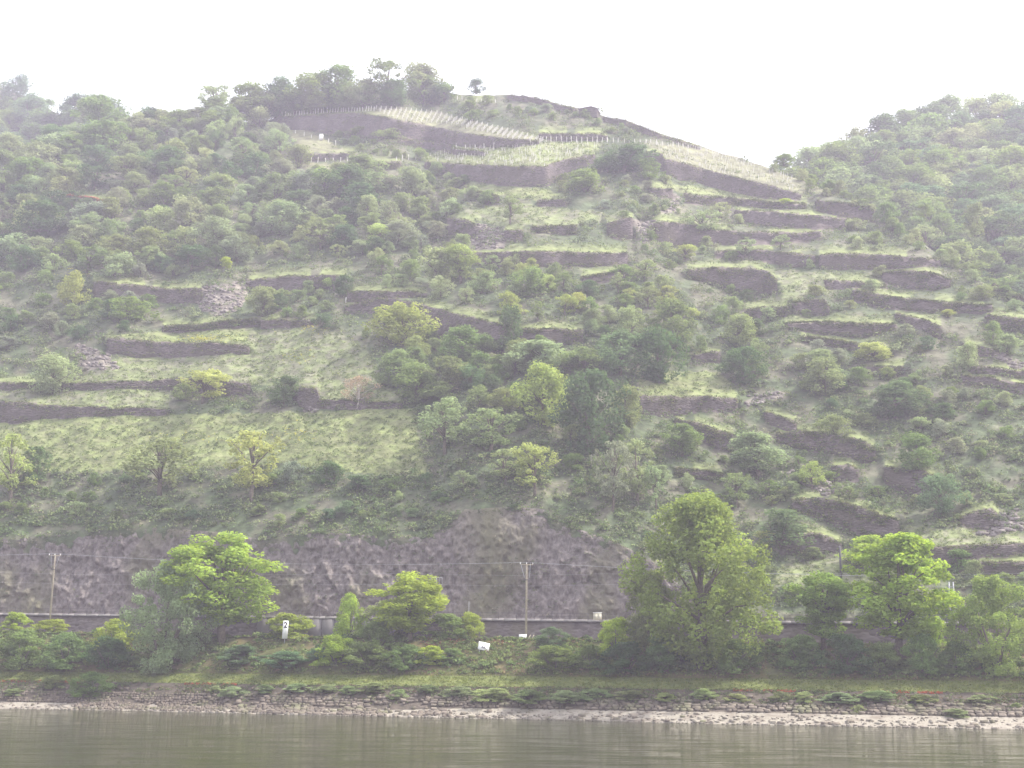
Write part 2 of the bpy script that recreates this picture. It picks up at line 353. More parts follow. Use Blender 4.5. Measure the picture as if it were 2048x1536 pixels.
for lab, pts in WALLS:
    a = np.array(pts, float)
    x0, x1 = a[0, 0], a[-1, 0]
    yt = np.interp(XS, a[:, 0], a[:, 1]); h = np.interp(XS, a[:, 0], a[:, 2])
    tap = np.clip(1 - np.maximum(x0 - XS, XS - x1) / 14, 0, 1); tap = tap * tap * (3 - 2 * tap)
    cols = np.where(tap > 0)[0]
    if len(cols) == 0: continue
    y_ = GY[:, cols]; t_ = yt[cols]; h_ = h[cols]; yc = t_ + h_ / 2
    jj = np.clip(((1244 - yc) / 2).astype(int), 0, len(YR) - 1)
    gg = gm[jj, cols]
    L_ = np.maximum(1.5 * h_, 14)
    d_up = t_ - y_; d_dn = y_ - (t_ + h_)
    o = np.where((d_up <= 0) & (d_dn <= 0), gg * (y_ - yc), 0)
    o = np.where(d_up > 0, -gg * h_ / 2 * np.clip(1 - d_up / L_, 0, 1), o)
    o = np.where(d_dn > 0, gg * h_ / 2 * np.clip(1 - d_dn / L_, 0, 1), o)
    off[:, cols] += o * tap[cols]
    inx = (XS[cols] >= x0) & (XS[cols] <= x1)
    WALLMASK[:, cols] = np.maximum(WALLMASK[:, cols], ((d_up < 1) & (d_dn < 1) & inx))
    ABOVE[:, cols] = np.maximum(ABOVE[:, cols], np.where(d_up > -2, np.clip(1.3 - d_up / 16, 0, 1), 0) * inx)
YF = Yb + off
def sampleY(x, y):
    """distance of the hillside seen at photo pixel (x, y)"""
    x = np.asarray(x, float); y = np.asarray(y, float)
    fx = np.clip((x - XS[0]) / 4, 0, len(XS) - 1.001); fy = np.clip((1244 - y) / 2, 0, len(YR) - 1.001)
    ix = fx.astype(int); iy = fy.astype(int); ax = fx - ix; ay = fy - iy
    return (YF[iy, ix] * (1 - ax) + YF[iy, ix + 1] * ax) * (1 - ay) + (YF[iy + 1, ix] * (1 - ax) + YF[iy + 1, ix + 1] * ax) * ay
def sampleM(Mk, x, y):
    ix = np.clip(((np.asarray(x, float) - XS[0]) / 4).round().astype(int), 0, len(XS) - 1)
    iy = np.clip(((1244 - np.asarray(y, float)) / 2).round().astype(int), 0, len(YR) - 1)
    return Mk[iy, ix]
def hummock(P): return (fbm(P[..., 0] / 3, P[..., 2] / 2.5, 21, 3) - 0.5) * 0.7
def onhill(x, y):
    P = unproj(x, y, sampleY(x, y)); P[..., 2] += hummock(P); return P

# ground cover: what grows or lies where, in photo pixels
LUSH = [[(-480,838),(0,834),(340,829),(520,827),(640,822),(830,815),(835,870),(855,950),(700,945),(560,925),(440,935),(120,945),(0,960),(-480,975)],
        [(840,318),(905,292),(1080,284),(1205,285),(1200,300),(1090,332),(1010,332),(920,328)],
        [(925,368),(1020,373),(1100,378),(1135,398),(1075,400),(1000,392)],
        [(225,670),(400,655),(500,660),(490,685),(300,682)],
        [(1270,740),(1440,745),(1480,790),(1290,790)], [(560,228),(740,214),(750,224),(640,228)],
        [(900,190),(990,192),(990,206),(905,207)], [(1310,366),(1600,392),(1600,405),(1370,386)]]
FIELD = [[(150,762),(235,716),(500,662),(640,655),(735,690),(762,760),(806,803),(640,798),(600,775),(450,762),(360,755)],
         [(-480,776),(340,780),(340,814),(90,808),(-480,800)], [(920,412),(1060,408),(1200,425),(1250,434),(1160,450),(1000,452),(940,435)],
         [(1560,540),(1660,545),(1700,580),(1560,600)], [(1640,1120),(1800,1110),(1830,1180),(1540,1180),(1560,1130)], [(1800,1050),(2048,1065),(2528,1060),(2528,1085),(1860,1092)]]
TAN = [[(1285,286),(1400,293),(1520,330),(1600,360),(1680,392),(1600,386),(1480,357),(1330,316),(1325,305)],
       [(560,245),(640,272),(700,305),(596,305),(585,275)], [(588,322),(700,330),(775,355),(700,358),(612,338)],
       [(745,216),(820,220),(876,226),(944,243),(1013,260),(1100,281),(1013,278),(944,270),(876,256),(808,242),(749,229)]]
SCREE = [[(400,578),(430,570),(498,558),(490,612),(445,632),(398,622)], [(930,442),(1000,458),(1015,495),(940,502)], [(1345,386),(1368,392),(1352,425),(1325,428)],
         [(1985,700),(2048,728),(2040,742),(1985,716)], [(150,690),(215,705),(235,738),(160,742)], [(1555,942),(1640,955),(1710,990),(1640,990)],
         [(1980,1040),(2030,1020),(2048,1060),(1960,1075)], [(1500,790),(1570,785),(1560,800),(1490,815)], 
         [(600,805),(632,805),(636,825),(606,825)], [(1310,440),(1262,440),(1290,490)]]
def anyin(x, y, polys, w=6):
    jx = x + (vnoise(x / 9, y / 6, 31) - 0.5) * w * 2; jy = y + (vnoise(x / 9, y / 6, 77) - 0.5) * w
    r = np.zeros(np.shape(x), bool)
    for p in polys: r |= inpoly(jx, jy, p)
    return r
def cover(x, y):
    n = fbm(x / 40, y / 22, 11, 4)
    c = np.empty(np.shape(x) + (3,))
    a = np.array([0.075, 0.10, 0.05]); b = np.array([0.13, 0.13, 0.09])
    c[:] = a + (b - a) * np.clip((n - 0.42) * 4, 0, 1)[..., None]
    lu = np.array([0.178, 0.212, 0.085]); fi = np.array([0.165, 0.195, 0.09]); ta = np.array([0.19, 0.195, 0.115]); sc = np.array([0.20, 0.18, 0.155])
    ab = sampleM(ABOVE, x, y) * (vnoise(x / 30, y / 30, 5) > 0.22)
    c = c * (1 - ab[..., None]) + lu * ab[..., None]
    f = anyin(x, y, FIELD); n2 = np.clip((fbm(x / 14, y / 6, 41, 3) - 0.5) * 5 + 0.35, 0, 1)[..., None]
    c = np.where(f[..., None], fi * (1 - 0.55 * n2) + sc * 0.85 * 0.55 * n2, c)
    c = np.where(anyin(x, y, LUSH, 4)[..., None], lu * (1 - 0.35 * n2) + np.array([0.18, 0.17, 0.11]) * 0.35 * n2, c)
    c = np.where(anyin(x, y, TAN, 3)[..., None], ta * (0.85 + 0.15 * n2), c)
    c = np.where(anyin(x, y, SCREE)[..., None], sc * (0.8 + 0.3 * n2), c)
    rk = sampleM(WALLMASK, x, y)
    return np.where((rk > 0.5)[..., None], np.array([0.13, 0.11, 0.10]), c)

# main hill
xs = XS; ysk = poly(SKY, xs) + (fbm(xs / 25, xs * 0, 8, 3) - 0.5) * 5
ybot = np.minimum(clt + 6, 1243)
NR = 330
rows = []; yy = []
for v in np.linspace(0, 1, NR):
    y = ybot + (ysk - ybot) * v
    rows.append(unproj(xs, y, sampleY(xs, y))); yy.append(y)
yl = yy[-1]; Yl = sampleY(xs, yl)
V = np.array(rows)
V[..., 2] += hummock(V) * np.clip(np.linspace(0, 40, NR), 0, 1)[:, None] * np.clip(np.linspace(40, 0.2, NR), 0.2, 1)[:, None]
C = cover(np.tile(xs, (NR, 1)), np.array(yy))
skirt = V[:1].copy(); skirt[..., 2] -= 14; skirt[..., 1] += 0.5; V = np.concatenate([skirt, V]); C = np.concatenate([C[:1], C])
back = []
for dy, dz in ((4, -0.8), (14, -6), (40, -26), (90, -62), (150, -105)):
    p = V[-1].copy(); p[:, 1] += dy; p[:, 2] = np.maximum(p[:, 2] + dz, 5); back.append(p)
V = np.concatenate([V, np.array(back)]); C = np.concatenate([C, np.repeat(C[-1:], 5, 0)])
C4 = np.concatenate([C, np.ones(C.shape[:2] + (1,))], -1)
me = make_mesh('hillside', V.reshape(-1, 3), grid_faces(len(V), len(xs)), M_ground, True, {'cover': ('POINT', 'FLOAT_COLOR', C4.reshape(-1, 4))})
link('hillside', me, kind='structure')

# slate cliff above the railway
def cliff_shape(P, x, v):
    ed = np.sin(math.pi * np.clip(v, 0.0, 1.0)) ** 0.4; hh = np.clip((1243 - poly(CLIFFTOP, x)) / 100, 0.05, 1); u = P[:, 0]; w = P[:, 2]
    fr = fbm(u / 7 + w / 5, w / 7 - u / 9, 55, 3); crack = np.abs(fbm(u / 2.6 + w / 4, w / 5.5, 51, 4) - 0.5)
    r = crack * 2.6 + np.floor(fr * 14) / 14 * 1.6 + (fbm(u / 0.9, w / 1.1, 52, 3) - 0.5) * 1.9 + (fbm(u / 26, w / 20, 54, 2) - 0.5) * 2 - 1.1
    # brown outcrop that stands forward below the slanting tree
    r = r + 1.8 * np.clip(1 - np.abs(x - 1000) / 95, 0, 1) ** 0.5 * np.clip((v - 0.35) * 3, 0, 1)
    P = P.copy(); P[:, 1] -= r * ed * hh; P[:, 2] += (fbm(u / 2.2, w / 2, 53, 2) - 0.5) * 0.9 * ed
    return P
cx = np.arange(-480, 1490, 2.5); NC = 100; ct = poly(CLIFFTOP, cx) - 4; rows = []
for v in np.linspace(0, 1, NC):
    y = 1243 + (ct - 1243) * v
    P = unproj(cx, y, sampleY(cx, y))
    if v == 0: P[:, 2] = rail_z(cx) - 0.6
    P = cliff_shape(P, cx, v)
    rows.append(P)
V = np.array(rows)
link('rock_cliff', make_mesh('rock_cliff', V.reshape(-1, 3), grid_faces(NC, len(cx)), M_rock, False), kind='structure')

# distant wooded hills behind, right and left
def back_hill(name, base, top, Y0, s, colr):
    x0, x1 = base[0][0], base[-1][0]
    x = np.arange(x0, x1 + 1, 12.0); yb_ = poly(base, x); yt_ = poly(top, x); n = 60; R = []
    Y = poly(Y0, x); yp = yb_; prev = slope_of(x, yb_)
    P0 = unproj(x, yb_, Y); low = P0.copy(); low[:, 2] = -1; low[:, 1] -= 20; R.append(low); R.append(P0); tab = [(yb_, Y.copy())]
    for v in np.linspace(0, 1, n)[1:]:
        y = yb_ + (yt_ - yb_) * v; t = slope_of(x, y)
        sl_ = np.maximum(s + 0.12 * (fbm(x / 160, y / 120, 61, 2) - 0.5) * 2, t + 0.15)
        Y = Y * (1 + (t - prev) / (sl_ - t)); prev = t; R.append(unproj(x, y, Y)); tab.append((y, Y.copy()))
    for dy, dz in ((8, -1), (40, -20), (100, -60)):
        p = R[n].copy(); p[:, 1] += dy; p[:, 2] += dz; R.append(p)
    V = np.array(R); C = np.tile(np.array([*colr, 1.0]), (V.shape[0] * V.shape[1], 1))
    link(name, make_mesh(name, V.reshape(-1, 3), grid_faces(len(V), len(x)), M_ground, True, {'cover': ('POINT', 'FLOAT_COLOR', C)}), kind='structure')
    ya = np.array([t[0] for t in tab]); Ya = np.array([t[1] for t in tab])
    def at(px, py):
        i = np.clip(int(round((px - x0) / 12.0)), 0, len(x) - 1)
        Yv = np.interp(py, ya[::-1, i], Ya[::-1, i]); return unproj(px, py, Yv), Yv
    return at
skyY = lambda x: float(sampleY(x, poly(SKY, x)))
at_right = back_hill('wooded_hill_right', [(1480, 420), (1700, 470), (1850, 560), (2048, 700), (2528, 930)],
    [(1480, 352), (1600, 338), (1660, 330), (1720, 298), (1800, 268), (1870, 250), (1960, 240), (2048, 228), (2200, 200), (2528, 170)],
    [(1480, skyY(1480) + 60), (1700, skyY(1700) + 45), (2048, skyY(2048) + 30), (2528, skyY(2528) + 25)], 0.72, (0.05, 0.06, 0.03))
at_left = back_hill('wooded_hill_left', [(-480, 560), (0, 430), (200, 330), (420, 300), (620, 290)],
    [(-480, 90), (-200, 120), (0, 175), (60, 195), (110, 225), (150, 240), (240, 225), (320, 255), (420, 262), (620, 275)],
    [(-480, 420), (0, skyY(0) + 60), (200, skyY(200) + 60), (620, skyY(500) + 60)], 0.72, (0.05, 0.06, 0.03))

# ------------------------------------------------------------------ river bank strips
BX = np.arange(-480, 2529, 8.0)
def bank_pos(x, d, kind):
    """surface of the bank at column x, d metres behind the water's edge"""
    ye = poly(YE, x); Ye = Yedge(x)
    # beach narrow left, wide right
    ks = np.array([0, D_GRAVEL, D_REV, D_LEDGE, D_BANK])
    bw = poly([(-480, 14), (400, 13), (800, 13), (950, 20), (1500, 24), (2528, 24)], x)
    z = [np.zeros_like(Ye), Z_of(x, ye - bw, Ye + D_GRAVEL), Z_of(x, poly(R_REV, x), Ye + D_REV), Z_of(x, poly(R_LEDGE, x), Ye + D_LEDGE), Z_of(x, poly(R_BANK, x), Ye + D_BANK)]
    dd = np.clip(d, 0, D_BANK); zz = np.zeros_like(Ye)
    for i in range(4):
        t = np.clip((dd - ks[i]) / (ks[i + 1] - ks[i]), 0, 1)
        zz = np.where((dd >= ks[i]), z[i] + (z[i + 1] - z[i]) * t, zz)
    ym = poly(R_REV, x) * 0 + 1355
    r = rays(x, ym); X = r[..., 0] / r[..., 1] * (Ye + d)
    return np.stack([X, Ye + d, zz], -1)
def strip(name, ds, mat, amp=0.0, sc=2.0, seed=0, dz=None, cols=BX, **k):
    R = []
    for d in ds:
        P = bank_pos(cols, np.full(len(cols), float(max(d, 0))), 0)
        if d < 0: P[:, 1] += d; P[:, 2] = d * 0.22
        if amp: P[:, 2] += (fbm(P[:, 0] / sc, P[:, 1] / sc, seed, 3) - 0.5) * amp * max(min(1.0, (d - ds[0]) / 1.2, (ds[-1] - d) / 1.2), 0)
        R.append(P)
    V = np.array(R)
    return link(name, make_mesh(name, V.reshape(-1, 3), grid_faces(len(V), len(cols)), mat, True), kind='structure', **k)
fine = np.arange(-480, 2529, 5.0)
strip('gravel_beach', [-8, -3, -1, 0, 0.6, 1.2, 1.8, 2.4, 3, 3.6, 4.2, D_GRAVEL + 0.1], M_gravel, 0.22, 1.6, 90, cols=fine)
strip('stone_revetment_bed', np.linspace(D_GRAVEL, D_REV + 0.1, 9), M_revet, 0.3, 2.0, 91, cols=fine)
strip('grass_verge', np.linspace(D_REV, D_LEDGE + 0.1, 7), M_verge, 0.35, 2.5, 92, cols=fine)
strip('bank_slope', np.linspace(D_LEDGE, D_BANK, 20), M_grassbank, 0.9, 3.0, 93, cols=fine)
def flat(name, d0, d1, zf, mat, thick=0.0):
    P0 = bank_pos(BX, np.full(len(BX), 0.0), 0); Ye = P0[:, 1]; r = rays(BX, np.full(len(BX), 1300.0)); q = r[:, 0] / r[:, 1]
    R = [np.stack([q * (Ye + d), Ye + d, zf], -1) for d in (d0, d1)]
    V = np.array(R); return link(name, make_mesh(name, V.reshape(-1, 3), grid_faces(2, len(BX)), mat, True), kind='structure')
zbank = bank_pos(BX, np.full(len(BX), D_BANK), 0)[:, 2]; zrail = rail_z(BX)
flat('road_verge', D_BANK - 0.5, D_BANK + 2.2, zbank - 0.05, M_verge)
flat('road', D_BANK + 2.1, D_WALL - 0.2, zbank - 0.18, M_asphalt)
flat('road_edge_line', D_BANK + 2.5, D_BANK + 2.65, zbank - 0.17, M_white)
flat('railway_trackbed', D_WALL + 0.3, D_CLIFF + 4, zrail - 0.25, M_ballast)
WX = float(900)
me = make_mesh('river', [(-WX, -120, 0), (WX, -120, 0), (WX, 240, 0), (-WX, 240, 0)], [(0, 1, 2, 3)], None)
me.materials.clear()
mw, nt = new_mat('river_water'); N = nt.nodes; L = nt.links
out = N.new('ShaderNodeOutputMaterial'); p = N.new('ShaderNodeBsdfPrincipled')
p.inputs['Base Color'].default_value = (0.036, 0.040, 0.015, 1); p.inputs['Roughness'].default_value = 0.06; p.inputs['IOR'].default_value = 1.33
geo = N.new('ShaderNodeNewGeometry')
def wave(sc, st, det):
    mp = N.new('ShaderNodeMapping'); mp.inputs['Scale'].default_value = st; L.new(geo.outputs['Position'], mp.inputs[0])
    z = N.new('ShaderNodeTexNoise'); z.inputs['Scale'].default_value = sc; z.inputs['Detail'].default_value = det; z.inputs['Roughness'].default_value = 0.55; L.new(mp.outputs[0], z.inputs['Vector']); return z.outputs[0]
a1 = wave(0.35, (0.4, 1.3, 1), 7); a2 = wave(0.05, (0.5, 1, 1), 4)
b1 = N.new('ShaderNodeBump'); b1.inputs['Strength'].default_value = 1.0; b1.inputs['Distance'].default_value = 0.16; L.new(a1, b1.inputs['Height'])
b2 = N.new('ShaderNodeBump'); b2.inputs['Strength'].default_value = 0.6; b2.inputs['Distance'].default_value = 0.35; L.new(a2, b2.inputs['Height']); L.new(b1.outputs[0], b2.inputs['Normal'])
a3 = wave(1.3, (0.14, 1.0, 1), 5); b3 = N.new('ShaderNodeBump'); b3.inputs['Strength'].default_value = 1.0; b3.inputs['Distance'].default_value = 0.11; L.new(a3, b3.inputs['Height']); L.new(b2.outputs[0], b3.inputs['Normal'])
L.new(b3.outputs[0], p.inputs['Normal'])
rz = wave(0.5, (0.3, 0.9, 1), 5); mr = N.new('ShaderNodeMapRange'); mr.inputs[1].default_value = 0.4; mr.inputs[2].default_value = 0.62; mr.inputs[3].default_value = 0.02; mr.inputs[4].default_value = 0.14; L.new(rz, mr.inputs[0]); L.new(mr.outputs[0], p.inputs['Roughness']); L.new(p.outputs[0], out.inputs[0])
me.materials.append(mw); link('river', me, kind='structure')

# ------------------------------------------------------------------ terrace walls
def build_wall(lab, pts):
    a = np.array(pts, float); x0, x1 = a[0, 0], a[-1, 0]
    x0c, x1c = x0, min(x1, 2528)
    n = max(int((x1c - x0c) / 5), 3); x = np.linspace(x0c, x1c, n)
    yt = np.interp(x, a[:, 0], a[:, 1]); h = np.interp(x, a[:, 0], a[:, 2])
    Yr = sampleY(x, yt + h / 2); k = min(3, n // 3)
    if k >= 2:
        pad = np.pad(Yr, k, mode='edge'); mn = np.array([pad[i:i + 2 * k + 1].min() for i in range(n)])
        pad = np.pad(mn, k, mode='edge'); Yw = np.array([pad[i:i + 2 * k + 1].mean() for i in range(n)]); Yw = np.maximum(np.minimum(Yw, Yr), Yr - 1.5)
    else: Yw = Yr
    top = unproj(x, yt, Yw); bot = unproj(x, yt + h, Yw)
    nr = 5; rowsv = []
    Hm = top[:, 2] - bot[:, 2]
    top[:, 2] += (vnoise(x / 14, x * 0, 19) - 0.45) * 0.5 - 1.1 * np.clip((vnoise(x / 8, x * 0 + yt[0], 23) - 0.78) * 6, 0, 1) * np.minimum(Hm / 3, 1)
    for k in range(nr + 1):
        t = k / nr; P = bot * (1 - t) + top * t
        if k == 0: P[:, 2] -= 0.9
        P[:, 1] -= 0.42 - 0.30 * t            # battered face
        P += (rng.random(P.shape) - 0.5) * np.array([0.2, 0.22, 0.14])
        rowsv.append(P)
    c1 = rowsv[-1].copy(); c1[:, 1] += 0.7 + (Yr - Yw); c1[:, 2] += 0.02; c2 = c1.copy(); c2[:, 1] += 0.25; c2[:, 2] -= 1.2
    rowsv += [c1, c2]
    V = np.array(rowsv); nrw = len(V); nc = len(x)
    Fq = grid_faces(nrw, nc)
    V2 = V.reshape(-1, 3)
    def cap(c, flip):
        s = [r * nc + c for r in range(nrw)]; q = []
        for k in range(0, nr):
            pass
        for k in range(0, nr, 1):
            f = (s[k], s[k + 1], s[nrw - 1], s[nrw - 1])
        return s
    # end faces as small quads to a back line
    extra = []; ev = []
    for c, fl in ((0, 1), (nc - 1, 0)):
        base = len(V2) + len(ev)
        for k in range(nr + 1):
            b = V[k, c].copy(); b[1] = V[nr, c, 1] + 0.9; ev.append(b)
        for k in range(nr):
            q = (k * nc + c, (k + 1) * nc + c, base + k + 1, base + k)
            extra.append(q if fl else q[::-1])
    V2 = np.concatenate([V2, np.array(ev)]); Fq = np.concatenate([Fq, np.array(extra)])
    me = make_mesh('terrace_wall', V2, Fq, M_wall, False)
    o = link('terrace_wall', me, label=lab, cat='stone wall', group='dry stone terrace walls on the hillside')
    if 'red coping' in lab:
        mb = MB(); P = V[nr].copy(); P[:, 2] += 0.22
        for i in range(len(P) - 1):
            c = (P[i] + P[i + 1]) / 2; dd = P[i + 1] - P[i]
            mb.box(c + np.array([0, 0.2, -0.05]), (np.linalg.norm(dd) / 2 + 0.02, 0.45, 0.22), math.atan2(dd[1], dd[0]))
        mb.build('coping', M_coping_red, o)
    return o
for lab, pts in WALLS: build_wall(lab, pts)

# ------------------------------------------------------------------ trees
def crown_mesh(name, clumps, n, leaf, flat=1.0, seed=0, up=0.35, jag=0.0):
    r = np.random.default_rng(seed); cl = np.array(clumps); k = len(cl)
    w = cl[:, 3] ** 2; idx = r.choice(k, n, p=w / w.sum())
    d = r.normal(size=(n, 3)); d /= np.linalg.norm(d, axis=1)[:, None]
    rad = cl[idx, 3] * (0.55 + 0.5 * r.random(n) ** 0.8)
    c = cl[idx, :3] + d * rad[:, None] * np.array([1, 1, flat])
    nrm = d * 0.7 + r.normal(size=(n, 3)) * 0.55 + np.array([0, 0, up]); nrm /= np.linalg.norm(nrm, axis=1)[:, None]
    t = np.cross(nrm, r.normal(size=(n, 3))); t /= np.linalg.norm(t, axis=1)[:, None]; b = np.cross(nrm, t)
    s = (leaf * (0.55 + 0.9 * r.random(n)))[:, None]
    V = np.stack([c - t * s * 0.5, c - b * s * 0.36, c + t * s * 0.5, c + b * s * 0.36], 1).reshape(-1, 3)
    V[:, 2] = np.maximum(V[:, 2], 0.0)
    Fq = np.arange(4 * n).reshape(n, 4)
    ctone = r.random(k)
    tone = np.clip(0.6 * ctone[idx] + 0.4 * r.random(n), 0, 1)
    return make_mesh(name, V, Fq, M_leaf, False, {'tone': ('FACE', 'FLOAT', tone)})

def tree_proto(kind, seed, n=5000, leaf=0.034, clm=1.0, bark=None, crm=1.0):
    r = np.random.default_rng(seed); mb = MB(); clumps = []
    P = dict(round=(0.02, 0.86, 44, 0.135, 1.0), bush=(0.0, 1.05, 30, 0.19, 0.85), open=(0.24, 0.85, 36, 0.085, 0.8), layered=(0.20, 0.90, 66, 0.10, 0.75), tall=(0.05, 0.74, 46, 0.095, 1.0), willow=(0.0, 0.85, 48, 0.12, 1.1), lobed=(0.05, 0.80, 44, 0.095, 0.95))[kind]
    z0, wd, nc, cr, flat = P; nc = int(nc * clm); cr *= crm
    def env(z):
        t = (z - z0) / (1 - z0)
        if kind in ('tall', 'lobed'): return wd / 2 * (min(t / 0.15, 1) ** 0.6) * (1 - (max(t - 0.35, 0) / 0.68) ** 1.6 * 0.72)
        if kind == 'bush': return wd / 2 * math.sqrt(max(1 - (t * 0.98) ** 2.2, 0.02)) * (0.85 + 0.15 * min(t / 0.3, 1))
        if kind == 'layered': return wd / 2 * (max(t, 0.02) ** 0.3) * math.sqrt(max(1 - t ** 2.2, 0.03))
        return wd / 2 * math.sqrt(max(1 - (2 * (t ** 0.85) - 1) ** 2, 0.03))
    lean = r.normal(size=2) * 0.04
    lob = r.random(5) * 2 * math.pi
    for i in range(nc):
        z = z0 + (1 - z0) * (r.random() ** 0.85) * (1 - cr * flat * 0.6); a = r.random() * 2 * math.pi
        e = env(z) * (0.80 + 0.22 * math.sin(2 * a + lob[0]) + 0.15 * math.sin(3 * a + lob[1] + 5 * z) + 0.12 * math.sin(9 * z + lob[2]))
        q = max(e - cr * 0.45, 0) * (r.random() ** 0.36)
        rr = cr * (0.5 + 0.95 * r.random() ** 1.5)
        clumps.append((math.cos(a) * q + lean[0] * z, math.sin(a) * q + lean[1] * z, max(z, rr * 0.4 if kind != 'bush' else rr * 0.25), rr))
    clumps.append((lean[0], lean[1], 1 - cr * flat, cr * 0.8))
    # stem and limbs reaching to the clumps
    th = 0.78; tr = 0.022 if kind != 'tall' else 0.02
    if kind in ('bush', 'willow'):
        for j in range(5):
            a = r.random() * 6.28; e = np.array([math.cos(a) * 0.25, math.sin(a) * 0.25, 0.62])
            mb.tube([(0, 0, -0.04), e * np.array([0.4, 0.4, 0.5]), e], [0.018, 0.012, 0.005], 5)
    else:
        pts = [np.array([0, 0, -0.05])]
        for z in np.linspace(0.12, th, 5): pts.append(np.array([lean[0] * z + r.normal() * 0.012, lean[1] * z + r.normal() * 0.012, z]))
        mb.tube(pts, np.linspace(tr * 1.2, tr * 0.3, 6), 7)
        pick = [clumps[i] for i in r.choice(len(clumps), min(18, len(clumps)), replace=False)]
        for c in pick:
            c = np.array(c[:3]); zb = max(min(c[2] * 0.55, th), z0 * 0.8 + 0.05); b = np.array([lean[0] * zb, lean[1] * zb, zb])
            m = b * 0.45 + c * 0.55 + np.array([0, 0, 0.03]) + r.normal(size=3) * 0.015
            mb.tube([b, m, c], [tr * 0.45, tr * 0.28, tr * 0.1], 5)
    tm = mb.mesh('trunk', bark or M_bark, True)
    cm = crown_mesh('crown', clumps, n, leaf, flat, seed + 100)
    co = np.empty(len(cm.vertices) * 3, np.float32); cm.vertices.foreach_get('co', co); co = co.reshape(-1, 3)
    wx = np.percentile(co[:, 0], 99) - np.percentile(co[:, 0], 1); wy = np.percentile(co[:, 1], 99) - np.percentile(co[:, 1], 1)
    sc = 1.0 / float(np.percentile(co[:, 2], 99.7))
    for m_ in (tm, cm):
        m_.transform(Matrix.Diagonal((1, 1, sc, 1)))
    return tm, cm, (wx + wy) / 2

PROTO = {}
def protos(kind, k, **kw): PROTO[kind] = [tree_proto(kw.get('base', kind), 11 * i + len(kind) * 7 + 3, kw.get('n', 5000), kw.get('leaf', 0.034), kw.get('clm', 1.0), kw.get('bark'), kw.get('crm', 1.0)) for i in range(k)]
protos('round', 6, n=5600, leaf=0.036, clm=2.0, crm=0.72)
protos('bush', 7, n=3200, leaf=0.05, clm=1.7, crm=0.72)
protos('open', 4, n=2800, leaf=0.034, clm=1.5, crm=0.85)
protos('tall', 2, n=4500, leaf=0.03)
protos('layered', 3, n=4200, leaf=0.034)
protos('pale_open', 1, base='open', n=1500, leaf=0.03, bark=M_palebark)
protos('near_round', 2, base='round', n=24000, leaf=0.020, clm=4.2, crm=0.50)
protos('near_bush', 4, base='bush', n=10000, leaf=0.034, clm=3.2, crm=0.5)
protos('near_layered', 3, base='layered', n=17000, leaf=0.021, clm=3.0, crm=0.58)
protos('near_tall', 1, base='lobed', n=34000, leaf=0.0165, clm=6.5, crm=0.55)
protos('near_willow', 1, base='willow', n=24000, leaf=0.019, clm=4.0, crm=0.5)
protos('near_open', 1, base='open', n=12000, leaf=0.022, clm=1.6)

TONE = dict(soft=(0.17, 0.25, 0.125), fresh=(0.20, 0.28, 0.075), dark=(0.09, 0.15, 0.06), mid=(0.155, 0.225, 0.075), olive=(0.19, 0.245, 0.105), pale=(0.25, 0.31, 0.15), yellow=(0.30, 0.36, 0.12), lime=(0.27, 0.36, 0.07), blue=(0.13, 0.205, 0.10), pink=(0.36, 0.28, 0.20), grey=(0.21, 0.25, 0.16))
COUNT = {}
def plant(pos, hgt, wid, kind, tone, name, label, cat, group=None, seed=None):
    pr = PROTO[kind]; i = COUNT.get(kind, 0); COUNT[kind] = i + 1
    tm, cm, wd = pr[i % len(pr)]
    root = link(name, None, None, label, cat, group)
    root.location = [float(v) for v in pos]; root.rotation_euler = (0, 0, random.random() * 6.28)
    root.scale = (random.uniform(0.95, 1.12) * wid / wd, random.uniform(0.95, 1.12) * wid / wd, hgt)
    c = np.array(TONE[tone]) * (1.02 + 0.24 * random.random()) * np.array([1 + random.uniform(-.08, .08), 1, 1 + random.uniform(-.1, .1)])
    tk = link('trunk' if 'bush' not in kind else 'stems', tm, root); cn = link('crown', cm, root)
    cn.color = (*[float(v) for v in c], 1)
    return root
def hill_plant(x, y, top, w, kind, tone, name, label, cat, group=None, at=None):
    if at: P, Y = at(x, y)
    else:
        Y = float(sampleY(x, y)); P = unproj(x, y, Y)
    s = Y / F * 1.03
    P = P.copy(); P[2] -= 0.1
    return plant(P, (y - top) * s, w * s * 0.93, kind, tone, name, label, cat, group)

